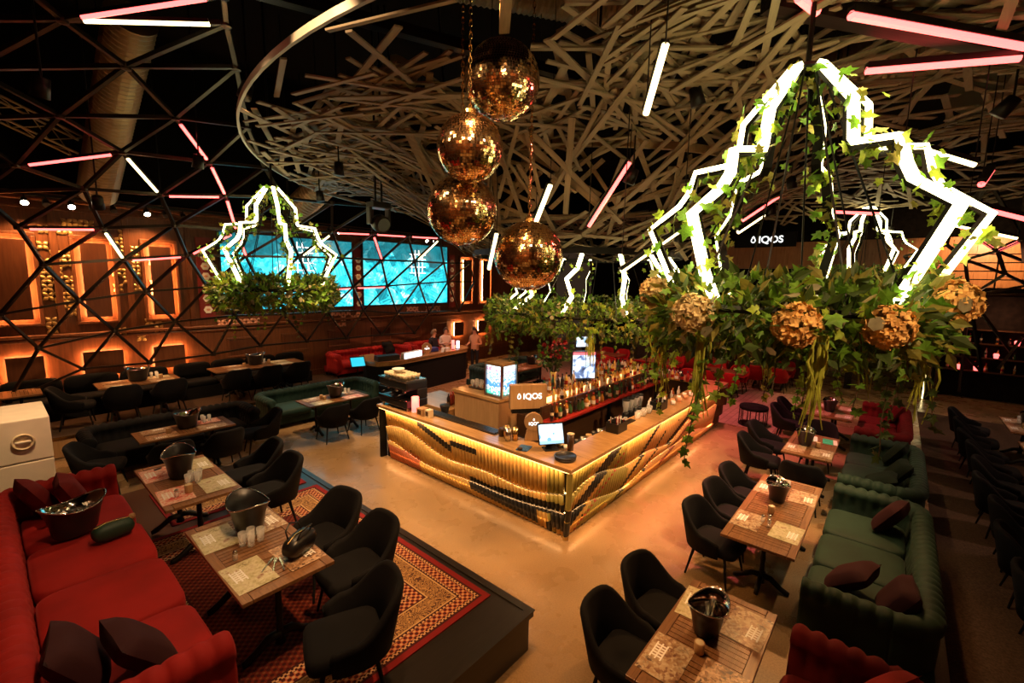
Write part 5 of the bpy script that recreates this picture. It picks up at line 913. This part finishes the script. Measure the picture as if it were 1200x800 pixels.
# far side of the dome, towards the gallery
net2 = thing('dome_frame', 'triangulated dark metal dome frame in front of the gallery', 'frame', (18, -2, 0)); N2 = Vector((18, -2, 0))
g = {k: at(u, v, x=x) for k, (u, v, x) in dict(a=(1131, 304, 17.5), b=(1169, 294, 17.3), c=(1110, 287, 17.0), d=(1077, 316, 17.8), e=(1136, 347, 18.2), f=(1178, 321, 17.9), g=(1205, 334, 18.2), h=(1082, 349, 18.4), i=(1116, 260, 16.2), j=(1198, 281, 16.4), k=(1200, 306, 17.6), l=(1205, 345, 18.4), m=(1124, 459, 18.6), n=(1150, 436, 18.6), o=(1185, 413, 18.6), p=(1170, 432, 18.6), q=(1198, 395, 18.5), r=(1060, 352, 18.4), s=(1078, 356, 18.5), t=(1160, 212, 14.5), u=(1205, 172, 13.5), v=(1142, 240, 15.4), w=(1062, 166, 12.5), x=(1060, 300, 17)).items()}
for e in 'ac ab ad ae af bi bj bf bk fg fe ed dh eh eg em en oe qp dx cx sn el ci jk tu vt it vw jt uj'.split(): link_unit('strut', SM, g[e[0]]-N2, g[e[1]]-N2, net2, .065)
for k in 'abdefij': obj('hub', HM, net2, g[k]-N2)
GG = 'tube on the dome frame by the gallery'
for e, kd in (('bi', 'pink'), ('bj', 'pink'), ('ad', 'pink'), ('ij', 'white')): tube(g[e[0]], g[e[1]], kd, {'bi': 'pink light tube slanting over the gallery railing', 'bj': 'short pink light tube at the gallery corner', 'ad': 'pink light tube on the dome strut in front of the gallery planks', 'ij': 'warm white light tube slanting above the gallery'}[e], .07)
# free-hanging tubes under the canopy
for (a, b, dd, kd, lab) in (((780, 52), (757, 133), 4.1, 'white', 'upright warm white tube hanging under the wooden canopy'), ((738, 190), (690, 265), 6.6, 'pink', 'slanting pink tube hanging right of the mirror balls'), ((645, 217), (628, 260), 7.2, 'white', 'short white tube hanging beside the lowest mirror ball'), ((582, 274), (573, 315), 6.6, 'white', 'short white tube between two lower mirror balls'), ((728, 318), (800, 268), 6.0, 'white', 'white tube slanting behind the big chandelier'), ((1060, 168), (1142, 193), 6.2, 'white', 'warm white tube under the canopy beside the big chandelier'), ((1135, 240), (1205, 257), 9.5, 'pink', 'pink tube running over the dark aisle'), ((1150, 216), (1161, 200), 8.0, 'pink', 'very short pink tube over the dark aisle'), ((957, 247), (1030, 250), 11.5, 'pink', 'level pink tube far behind the big chandelier'), ((870, 258), (915, 228), 10.0, 'pink', 'slanting pink tube far behind the big chandelier'), ((865, 272), (895, 252), 9.5, 'white', 'short white tube far behind the big chandelier'), ((1110, 262), (1192, 279), 15.5, 'white', 'white tube above the gallery timber wall')):
    d1 = (at(*a, z=4.6 if a[1] < 320 else 3.65)-Vector((0, 0, CAMZ))).normalized(); d2 = (at(*b, z=4.6 if b[1] < 320 else 3.65)-Vector((0, 0, CAMZ))).normalized(); O_ = Vector((0, 0, CAMZ))
    tb_ = tube(O_+d1*dd, O_+d2*(dd+.4), kd, lab, .055 if dd < 7 else .075, 0, 1)
    for e_ in (Vector((0, 0, 0)), O_+d2*(dd+.4)-O_-d1*dd): MB().tube([e_, e_+Vector((0, 0, 8.95-(O_+d1*dd+e_).z))], .006, 5).build('suspension_wire', 'black_metal', tb_)
for (p, q, kd, lab) in ((at(997, 18, z=5.72), at(1203, 55, z=5.72), 'pink', 'thick pink tube along a black beam over the aisle'), (at(1015, 83, z=5.66), at(1195, 68, z=5.66), 'pink', 'pink tube under the beam above the big chandelier'), (at(936, -3, z=5.75), at(957, 14, z=5.75), 'pink', 'short pink tube at the chandelier suspension'), ):
    tube(p, q, kd, lab, .07, 0, 1)
bm = thing('ceiling_beam', 'black steel beam crossing above the aisle', 'beam', (4.3, 1.05, 5.84)); link_unit('beam', SM, (0, 0, 0), (4.6, -3.3, 0), bm, .15)
bm = thing('ceiling_beam', 'black steel beam over the dome crown', 'beam', (-1, 7.2, 6.75)); link_unit('beam', SM, (0, 0, 0), (9, -3.4, .1), bm, .14)

# ------------------------------------------------------------------ chaotic wooden slat canopy
HC = Vector((9.3, 6.0)); RC = 4.0
def canopy_z(x, y):
    e = ((x-10)/8.05)**2+((y-4.2)/8)**2; d = math.hypot(x-HC.x, y-HC.y)
    z = 5.6+.75*max(0, 1-e)*min(1, max(0, d-RC)/2.5+.0)
    if d < RC: z = 5.6-1.45*min(1, (RC-d)/1.5)**.8
    return z
cp = thing('slat_canopy', 'sweeping canopy of criss-crossed wooden slats over the bar', 'canopy', (10, 4.2, 5.6)); CO = Vector((10, 4.2, 5.6))
SLM = [MB().b6(-.5, .5, -w_/2, w_/2, -.009, .009).mesh('slat', 'wood_slat') for w_ in (.06, .075, .09)]
cand = []
rs = random.Random(11)
while len(cand) < 1020:
    x, y = rs.uniform(1.9, 18.1), rs.uniform(-3.8, 12.2)
    if ((x-10)/8.05)**2+((y-4.2)/8)**2 > .97: continue
    if math.hypot(x-HC.x, y-HC.y) < 2.3: continue
    if x < 3 and y < 2: continue
    if math.hypot(x-3.5, y-3.3) < 1.0: continue
    cand.append((x, y, rs.random()*PI, rs.uniform(1.0, 2.5), rs.uniform(-.10, .10), rs.randrange(3)))
for _ in range(330):
    a_ = R(rs.uniform(112, 215)); q_ = rs.uniform(.52, .97); cand.append((10+8.05*q_*math.cos(a_), 4.2+8*q_*math.sin(a_), rs.random()*PI, rs.uniform(.9, 2.0), rs.uniform(-.14, .10), 0))
cand = [c for c in cand if math.hypot(c[0]-3.5, c[1]-3.3) > 1.0]
cand.sort(key=lambda c: c[0]**2+c[1]**2+(0 if c[1] > -c[0]*.35 else 400))
far = MB(); ns_ = 0
for i, (x, y, a, l, dz, k) in enumerate(cand):
    z = canopy_z(x, y); d = Vector((math.cos(a), math.sin(a), 0)); p = Vector((x, y, z+dz)); h = l/2
    p0 = p-d*h; p1 = p+d*h; p0.z = canopy_z(p0.x, p0.y)+dz; p1.z = canopy_z(p1.x, p1.y)+dz
    if max(((q.x-10)/8.05)**2+((q.y-4.2)/8)**2 for q in (p0, p1)) > 1.0: continue
    if (abs(p0.z-p1.z) > .9): m_ = (p0.z+p1.z)/2; p0.z = m_+.45*math.copysign(1, p0.z-m_); p1.z = 2*m_-p0.z
    dv = p1-p0; nrm = Vector((canopy_z(x-.1, y)-canopy_z(x+.1, y), canopy_z(x, y-.1)-canopy_z(x, y+.1), .2)).normalized(); xx = dv.normalized(); yy = nrm.cross(xx).normalized(); zz_ = xx.cross(yy)
    mt = Matrix((xx, yy, zz_)).transposed()
    ns_ += 1
    if ns_ < 298:
        o = obj('slat', SLM[k], cp); o.location = (p0+p1)/2-CO; o.rotation_euler = mt.to_euler(); o.scale = (dv.length, 1, 1)
    else: far.box((p0+p1)/2-CO, (dv.length, .075, .018), 0, mt)
stuff(far.build('far_slats', 'wood_slat', cp))
def hoop(fn, n, w_, h, m, nm):
    b = MB(); rg = []
    for i in range(n+1):
        x, y, z, nx, ny = fn(i/n); rg.append([(x+nx*s*w_/2-CO.x, y+ny*s*w_/2-CO.y, z+t_*h/2-CO.z) for s, t_ in ((-1, -1), (-1, 1), (1, 1), (1, -1))])
    b.rings(rg); return b.build(nm, m, cp)
def el(t_, a0=R(95), a1=R(300)): a = a0+(a1-a0)*t_; return (10+8.05*math.cos(a), 4.2+8*math.sin(a), 5.6, math.cos(a), math.sin(a))
hoop(el, 80, .03, .07, 'silver_band', 'outer_rim')
hoop(lambda t_: (HC.x+RC*math.cos(2*PI*t_), HC.y+RC*math.sin(2*PI*t_), 5.6, math.cos(2*PI*t_), math.sin(2*PI*t_)), 80, .05, .12, 'wood_box', 'inner_hoop')
hoop(lambda t_: (HC.x+2.4*math.cos(2*PI*t_), HC.y+2.4*math.sin(2*PI*t_), 4.15, math.cos(2*PI*t_), math.sin(2*PI*t_)), 60, .05, .12, 'black_metal', 'funnel_ring')
for k in range(10): a = 2*PI*k/10; b = MB(); b.tube([(HC.x+4*math.cos(a)-CO.x, HC.y+4*math.sin(a)-CO.y, 0), (HC.x+4.3*math.cos(a)-CO.x, HC.y+4.3*math.sin(a)-CO.y, 3.4)], .02, 6); b.build('hanger_rod', 'black_metal', cp)

# ------------------------------------------------------------------ ducts, truss, track lights
def duct(p, q, r, label, m='duct_metal'):
    p, q = Vector(p), Vector(q); d = q-p; L = d.length; root = thing('spiral_duct', label, 'duct', p); b = MB(); n = int(L/.09); rg = []; x = d.normalized(); up = Vector((0, 0, 1)) if abs(x.z) < .9 else Vector((1, 0, 0)); a = x.cross(up).normalized(); c = x.cross(a)
    for i in range(n*2+1):
        rr = r*(.97 if i % 2 else 1.04); rg.append([x*(L*i/(2*n))+(a*math.cos(2*PI*k/18)+c*math.sin(2*PI*k/18))*rr for k in range(18)])
    b.rings(rg); b.build('pipe', m, root, False)
    for t_ in (.2, .6): MB().tube([d*t_+Vector((0, 0, r)), d*t_+Vector((0, 0, max(.2, 8.95-(p+d*t_).z)))], .012, 5).build('hanger', 'black_metal', root)
duct(at(154, 20, y=9.6), at(114, 226, y=13.5), .33, 'fat silver spiral duct slanting down to the panelled wall'); duct(at(348, 246, y=13.2), at(392, 203, y=11.8), .36, 'blue-lit end of a spiral duct above the wide screen'); duct(at(398, 185, y=12.5), at(470, 85, y=8.4), .36, 'spiral duct running above the wooden canopy')
duct((8.6, 2.2, 6.9), (9.4, -.6, 6.9), .33, 'spiral duct crossing above the big chandelier'); duct((11.0, -.6, 6.9), (14.5, -3.0, 6.7), .4, 'spiral duct above the dark aisle'); duct((4.5, 5.6, 7.9), (8.4, 3.0, 7.9), .3, 'spiral duct above the canopy slats behind the mirror balls')
def truss(p, q, s, label):
    p, q = Vector(p), Vector(q); d = q-p; L = d.length; root = thing('lighting_truss', label, 'truss', p); x = d.normalized(); y = Vector((0, 0, 1)).cross(x).normalized(); z = x.cross(y); of = [y*s/2+z*s/2, y*-s/2+z*s/2, y*-s/2-z*s/2, y*s/2-z*s/2]
    for f in of: MB().tube([f, f+d], .022, 6).build('chord', 'duct_metal', root)
    n = int(L/s); b = MB()
    for i in range(n):
        for k in range(4): f, g_ = of[k], of[(k+1) % 4]; u0, u1 = d*(i/n), d*((i+1)/n); b.tube([f+u0, g_+u1] if i % 2 else [g_+u0, f+u1], .011, 5)
    b.build('lattice', 'duct_metal', root)
truss(at(-20, 118, y=12.6), at(92, 172, y=12.8), .35, 'silver lattice truss by the fat duct'); truss((12.5, 11.5, 5.6), (16.5, 7.6, 5.5), .35, 'silver lattice truss far behind the mirror balls')
tr = thing('light_track', 'black lighting track along the top of the panelled wall', 'track', (0, 13.6, 5.1)); b6(-1, 12.5, -.03, .03, -.03, .03).build('rail', 'black_metal', tr)
for x in (0, 3, 6, 9, 12): MB().tube([(x, 0, 0), (x, 0, 3.9)], .012, 5).build('hanger', 'black_metal', tr)
def tracklight(x, lit, k):
    p = thing('track_spotlight', 'lit track spotlight over the wall panels' if lit else 'unlit black track spotlight over the wall panels', 'spotlight', (x, 13.56, 5.05), 0, 'lit wall track spotlights' if lit else 'unlit wall track spotlights')
    MB().tube([(0, 0, .02), (0, 0, -.06)], .015, 6).build('bracket', 'black_metal', p); b = MB(); b.tube([(0, .06, -.04), (0, -.06, -.14)], [.05, .065], 12); b.build('can', 'black_metal', p, True); b = MB(); b.tube([(0, -.061, -.141), (0, -.066, -.146)], .058, 12); b.build('lens', 'bulb' if lit else 'black_plastic', p)
for k, (x, lit) in enumerate(((.74, 1), (1.05, 0), (1.42, 1), (1.75, 0), (2.1, 0), (2.69, 1), (3.05, 0), (3.4, 0), (5.6, 0), (7.15, 1), (7.45, 1), (7.8, 0), (9.4, 0), (10.9, 1), (11.25, 1))): tracklight(x, lit, k)
for x in (.74, 1.42, 2.69, 7.3, 11.1): light_in(spot((x, 13.45, 4.86), (x, 13.95, 2.2), 70, AMBER, 110), tr)
# ceiling spotlights that light the room
for k, (loc, tgt, pw, cc, ang) in enumerate(SPOTS):
    p = thing('ceiling_spotlight', 'black can spotlight hanging high under the dark ceiling', 'spotlight', loc, 0, 'black can spotlights'); d = (Vector(tgt)-Vector(loc)).normalized()
    b = MB(); b.tube([-d*.22, -d*.02], [.07, .085], 12); b.build('can', 'black_metal', p, True); MB().tube([-d*.2, (-d*.2+Vector((0, 0, 1))*max(.3, 8.9-loc[2]))], .012, 5).build('stem', 'black_metal', p)
    light_in(spot(Vector(loc)+d*.03, tgt, pw*.62, cc, ang, .75, .07), p)
# moving-head lamp
mh = at(444, 258, y=8.0); p = thing('moving_head', 'black moving-head stage lamp hanging before the screens', 'stage light', mh); b6(-.20, .20, -.14, .14, .22, .34).build('base', 'black_plastic', p, bevel=.02)
for s in (-1, 1): b6(s*.21-.03, s*.21+.03, -.07, .07, -.10, .24).build('yoke', 'black_plastic', p, bevel=.02)
b = MB(); b.tube([(0, .12, -.02), (0, .0, -.05), (0, -.16, -.10)], [.12, .17, .16], 16); b.build('head', 'black_plastic', p, True); b = MB(); b.tube([(0, -.161, -.10), (0, -.17, -.103)], .13, 16); b.build('lens', 'black_plastic', p)
for s in (-.07, .07): MB().tube([(s, 0, .34), (s, 0, 3.9)], .02, 6).build('drop_pipe', 'black_metal', p)

# ------------------------------------------------------------------ mirror balls
t = NT('mirror_tile'); rnd_ = t.noise(t.geo(), 34, 0); t.base(t.ramp(rnd_, [(.35, (.80, .48, .20)), (.65, (1.0, .76, .45))])); t.pr(.13, 1); M['mirror_tile'] = t.m
def chain(parent, p, q, m='brass'):
    p, q = Vector(p), Vector(q); d = q-p; n = int(d.length/.05); b = MB(); x = d.normalized(); a = x.orthogonal().normalized(); c = x.cross(a)
    for i in range(n):
        m0 = p+d*((i+.5)/n); s = a if i % 2 else c; b.tube([m0+x*.033*math.cos(2*PI*k/8)+s*.014*math.sin(2*PI*k/8) for k in range(9)], .0048, 4, False)
    return b.build('chain', m, parent)
def mirror_ball(c, r, label, nch=1):
    root = thing('mirror_ball', label, 'mirror ball', c); MB().lathe([(r*.985*math.sin(PI*i/24)+1e-4, -r*.985*math.cos(PI*i/24)) for i in range(25)], 40).build('core', 'wood_dark', root, True)
    b = MB(); ts = .026; nl = int(PI*r/ts)
    for i in range(1, nl):
        th = PI*i/nl; ring = r*math.sin(th); n = max(4, int(2*PI*ring/ts))
        for k in range(n):
            ph = 2*PI*k/n; nn = Vector((math.sin(th)*math.cos(ph), math.sin(th)*math.sin(ph), math.cos(th))); u_ = Vector((-math.sin(ph), math.cos(ph), 0)); v_ = nn.cross(u_); j = Vector((random.gauss(0, .05), random.gauss(0, .05), random.gauss(0, .05)))
            c0 = nn*r; o = len(b.v); h = ts*.44
            for s1, s2 in ((-1, -1), (1, -1), (1, 1), (-1, 1)): q = c0+u_*h*s1+v_*h*s2; q = q+nn*((u_*h*s1+v_*h*s2).dot(j)); b.v.append(tuple(q))
            b.face(o, o+1, o+2, o+3)
    stuff(b.build('mirror_tiles', 'mirror_tile', root)); MB().lathe([(.05, r*.97), (.05, r+.03), (.02, r+.05)], 14).build('collar', 'brass', root)
    for k in range(nch): x = (k-(nch-1)/2)*.09; chain(root, (x, -x, r+.03), (x, -x, 8.9-c[2]))
    return root
mirror_ball((3.53, 3.20, 5.52), .37, 'gold mirror ball hanging highest of the four'); mirror_ball((3.03, 3.13, 4.77), .30, 'smaller gold mirror ball second from the top'); mirror_ball((3.34, 3.56, 4.29), .36, 'gold mirror ball hanging just below the smaller one'); mirror_ball((4.0, 3.19, 3.85), .38, 'lowest gold mirror ball hanging apart from the others')
for loc, tg, pw, cc in (((1.3, .9, 5.9), (3.5, 3.2, 4.9), 160, WARM), ((.6, 4.2, 6.1), (3.4, 3.3, 4.7), 160, WARM), ((6.4, .9, 5.3), (3.7, 3.2, 4.6), 120, PINK), ((1.0, 2.4, 5.2), (3.5, 3.2, 4.6), 120, AMBER), ((3.2, -.4, 5.8), (3.5, 3.2, 4.7), 120, WARM)):  # small spots added only to put highlights on the mirror balls
    p = thing('added_ball_spot', 'small black spotlight added to put glints on the mirror balls', 'spotlight', loc, 0, 'added glint spots for the mirror balls'); d = (Vector(tg)-Vector(loc)).normalized()
    b = MB(); b.tube([-d*.16, -d*.01], [.05, .06], 12); b.build('can', 'black_metal', p, True); MB().tube([-d*.14, (-d*.14+Vector((0, 0, 8.9-loc[2])))], .01, 5).build('stem', 'black_metal', p)
    light_in(spot(Vector(loc)+d*.02, tg, pw, cc, 36, .4, .05), p)
# ------------------------------------------------------------------ neon and ivy chandeliers
IVY = [(0, 0), (.22, -.12), (.46, .10), (.30, .26), (.56, .52), (.22, .58), (0, 1.0), (-.22, .58), (-.56, .52), (-.30, .26), (-.46, .10), (-.22, -.12)]
def ivy(b, p, d, n, s):
    d = d.normalized(); n = (n-d*n.dot(d)); n = n.normalized() if n.length > 1e-4 else d.orthogonal().normalized(); w_ = d.cross(n); o = len(b.v)
    b.v.append(tuple(p+d*s*.36+n*s*.07)); b.v += [tuple(p+d*s*y+w_*s*x-n*s*.10*abs(x)) for x, y in IVY]; k = len(IVY)
    for i in range(k): b.face(o, o+1+i, o+1+(i+1) % k)
LV = []
for m in ('leaf_light', 'leaf_green', 'leaf_olive'):
    b = MB(); ivy(b, Vector((0, 0, 0)), Vector((1, 0, 0)), Vector((0, 0, 1)), 1.0); LV.append(b.mesh('ivy_leaf', m, True))
PROF = [(.10, 1.80), (.40, 1.44), (.42, 1.17), (.46, 1.12), (.76, 1.08), (.80, .92), (.87, .80), (1.12, .62), (.93, .22), (.84, .04)]
def chandelier(c, label, narm=7, ringr=.84, prof=PROF, nleaf=0, vines=22, vine_len=(.4, 1.2), heads=10, dens=1.0, amar=5, lsize=.088, rot=.2, angles=None, cable=True, tubr=.034, frame_h=None):
    root = thing('neon_chandelier', label, 'chandelier', c); rr = random.Random(hash_(label)); top = prof[0][1]
    def rvec(): return Vector((rr.gauss(0, 1), rr.gauss(0, 1), rr.gauss(0, 1))).normalized()
    spots_ = []
    for a in ([R(q) for q in angles] if angles else [2*PI*k/narm+rot for k in range(narm)]):
        jit = [rr.uniform(-.05, .05) for _ in prof]; pts = [Vector((r*math.cos(a+j*.6), r*math.sin(a+j*.6), z)) for (r, z), j in zip(prof, jit)]
        tn = Vector((-math.sin(a), math.cos(a), 0)); b = MB(); ch = MB(); rg = []; rg2 = []
        for i, p in enumerate(pts):
            t_ = (pts[min(i+1, len(pts)-1)]-pts[max(i-1, 0)]).normalized(); nn = tn.cross(t_); nn = nn if nn.dot(Vector((math.cos(a), math.sin(a), .3))) > 0 else -nn
            sg = 1 if tn.cross(nn).dot(t_) > 0 else -1
            q = [(-1, 0), (-1, 1), (1, 1), (1, 0)]; q2 = [(-1.05, -1.1), (-1.05, -.02), (1.05, -.02), (1.05, -1.1)]
            if sg > 0: q.reverse(); q2.reverse()
            rg.append([p+tn*(x*tubr)+nn*(y*tubr*1.3) for x, y in q]); rg2.append([p+tn*(x*tubr)+nn*(y*tubr*.8) for x, y in q2])
        b.rings(rg); tb = b.build('neon_arm', 'neon', root); ch.rings(rg2); ch.build('arm_channel', 'black_metal', tb)
        for i in range(len(pts)-1):
            n = int((pts[i+1]-pts[i]).length/.05)
            for j in range(n): spots_.append((pts[i].lerp(pts[i+1], (j+rr.random())/max(1, n)), Vector((math.cos(a), math.sin(a), 0))))
    b = MB(); b.tube([(ringr*math.cos(2*PI*k/40), ringr*math.sin(2*PI*k/40), -.05) for k in range(41)], .03, 6, False); b.build('ring', 'black_metal', root)
    for k in range(10): a = 2*PI*k/10; MB().tube([(ringr*math.cos(a), ringr*math.sin(a), -.05), (prof[0][0]*math.cos(a), prof[0][0]*math.sin(a), top)], .008, 5).build('tie_rod', 'black_metal', root)
    if cable: MB().tube([(0, 0, top-.05), (0, 0, 8.9-c[2])], .02, 6).build('cable', 'black_metal', root); MB().lathe([(.11, -.03), (.13, 0), (.06, .05)], 12, (0, 0, top)).build('crown', 'black_metal', root)
    # ivy on the arms
    rest = {m: MB() for m in ('leaf_light', 'leaf_green', 'leaf_olive')}
    lv = []
    for p, out in spots_:
        for q in range(3 if dens > .8 else 1):
            if rr.random() < .75*dens: lv.append((p+rvec()*rr.random()*.15+Vector((0, 0, -.02)), (rvec()+Vector((0, 0, -.5))), rvec()+out*.8, lsize*rr.uniform(.6, 1.35)))
    for i, (p, d, n, s) in enumerate(lv):
        if i < nleaf:
            d = d.normalized(); n = (n-d*n.dot(d)).normalized(); o = obj('ivy_leaf', LV[rr.choice((0, 0, 1, 1, 2))], root); o.location = p; o.rotation_euler = Matrix((d, n.cross(d), n)).transposed().to_euler(); o.scale = (s,)*3
        else: ivy(rest[rr.choice(('leaf_light', 'leaf_green', 'leaf_green', 'leaf_olive'))], p, d, n, s)
    # planted ring
    fol = {m: MB() for m in ('leaf_dark', 'leaf_green', 'leaf_olive', 'leaf_light', 'leaf_grey')}
    for k in range(int(3600*dens*ringr)):
        a = rr.random()*2*PI; q = rr.random()*2*PI; r_ = rr.random()**.5*.26; p = Vector(((ringr+r_*math.cos(q))*math.cos(a), (ringr+r_*math.cos(q))*math.sin(a), -.10+r_*math.sin(q)*1.15))
        out = Vector((math.cos(a), math.sin(a), 0))*math.cos(q)+Vector((0, 0, math.sin(q))); m = rr.choices(('leaf_dark', 'leaf_green', 'leaf_olive', 'leaf_light', 'leaf_grey'), (8, 4, 4, 1, 1))[0]
        s = rr.uniform(.06, .13)
        if m == 'leaf_grey':
            d = (out+rvec()*.6).normalized(); w_ = d.orthogonal().normalized(); u_ = d.cross(w_); o_ = len(fol[m].v); fol[m].v += [tuple(p+out*.06+(w_*math.cos(PI/3*j)+u_*math.sin(PI/3*j))*s*.42) for j in range(6)]; fol[m].face(*[o_+j for j in range(6)])
        elif m in ('leaf_green', 'leaf_light'): ivy(fol[m], p, out+rvec()*.8, rvec(), s)
        else: leaf_quad(fol[m], p, out+rvec()*.8, rvec(), s*1.2, s*.6)
    for k, b in rest.items():
        if b.v: fol.setdefault(k, MB()); fol[k].add(b.v, b.f)
    for m, b in fol.items():
        if b.v: stuff(b.build({'leaf_dark': 'dark_foliage', 'leaf_green': 'ivy_foliage', 'leaf_olive': 'olive_foliage', 'leaf_light': 'pale_foliage', 'leaf_grey': 'eucalyptus_leaves'}[m], m, root))
    # hanging vines
    for k in range(vines):
        a = 2*PI*(k+rr.random())/vines; r_ = ringr+rr.uniform(-.12, .18); L_ = rr.uniform(*vine_len)*(1 if rr.random() < .75 else .5); p = Vector((r_*math.cos(a), r_*math.sin(a), -.15)); b = MB(); pts = [p]; dr = Vector((math.cos(a), math.sin(a), 0))*.25; n = max(3, int(L_/.09))
        for i in range(n): dr = dr*.8+Vector((rr.gauss(0, .2), rr.gauss(0, .2), 0))*.3; pts.append(pts[-1]+Vector((dr.x*.09, dr.y*.09, -.088)))
        b.cur = 1; b.tube(pts, .004, 4); b.cur = 0
        for p in pts[1:]:
            for q in range(2): ivy(b, p, rvec()+Vector((0, 0, -.8)), rvec(), lsize*rr.uniform(.6, 1.1))
        b.build('hanging_vine', [rr.choice(('leaf_green', 'leaf_light', 'leaf_green', 'leaf_olive', 'leaf_dark')), 'stem'], root)
    for k in range(amar):
        a = 2*PI*(k+rr.random()*.8)/amar; p = Vector(((ringr+.12)*math.cos(a), (ringr+.12)*math.sin(a), -.18)); b = MB()
        for j in range(24):
            q = p+Vector((rr.gauss(0, .025), rr.gauss(0, .025), 0)); L_ = rr.uniform(.25, .75); b.tube([q, q+Vector((rr.gauss(0, .02), rr.gauss(0, .02), -L_*.5)), q+Vector((rr.gauss(0, .03), rr.gauss(0, .03), -L_))], [.006, .008, .003], 5)
        b.build('amaranth_tassel', 'amaranth', root)
    for k in range(heads):
        a = 2*PI*(k+.5*rr.random())/heads; R_ = rr.uniform(.12, .15); p = Vector(((ringr+.20)*math.cos(a), (ringr+.20)*math.sin(a), rr.uniform(-.12, .06))); b = MB()
        for j in range(230):
            d = rvec(); q = p+d*R_*rr.uniform(.80, 1.06); w_ = d.orthogonal().normalized()
            for i in range(4): ww = Matrix.Rotation(PI/2*i+rr.random()*.3, 3, d) @ w_; leaf_quad(b, q, ww+d*rr.uniform(-.1, .9), d+rvec()*.5, .036, .034)
        b.build('hydrangea_head', rr.choice(('flower_orange', 'flower_cream', 'flower_orange')), root)
    return root
def hash_(s): return sum((i+1)*ord(ch) for i, ch in enumerate(s))
chandelier((4.38, .74, 3.46), 'big neon chandelier wrapped in ivy with orange hydrangeas', nleaf=295, vines=24, vine_len=(.4, 1.15), heads=10, amar=6, angles=(100, 158, 236, 268, 350, 45))
chandelier((3.68, 9.05, 3.36), 'ivy-wrapped neon chandelier hanging before the wide screen', vines=18, vine_len=(.25, .9), heads=0, amar=0, dens=1.15, lsize=.07, rot=.05, tubr=.027)
chandelier((16.4, .92, 3.95), 'small distant neon chandelier seen through the big one', vines=10, vine_len=(.2, .6), heads=0, amar=0, dens=.5, lsize=.08)
chandelier((8.9, 5.0, 2.98), 'wide planted ring with neon arms hanging over the bar', narm=12, ringr=2.3, prof=[(1.35, 1.10), (1.55, .82), (1.95, .62), (1.85, .30), (2.2, 0)], vines=46, vine_len=(.3, .95), heads=0, amar=4, dens=.75, cable=False, lsize=.09)
# the templates the copies were made from
for o_ in (chair0, table0, table2, bucket0, bucket1, cup0, glass0, shaker0, red_chair):
    for ch_ in list(o_.children_recursive): bpy.data.objects.remove(ch_)
    bpy.data.objects.remove(o_)
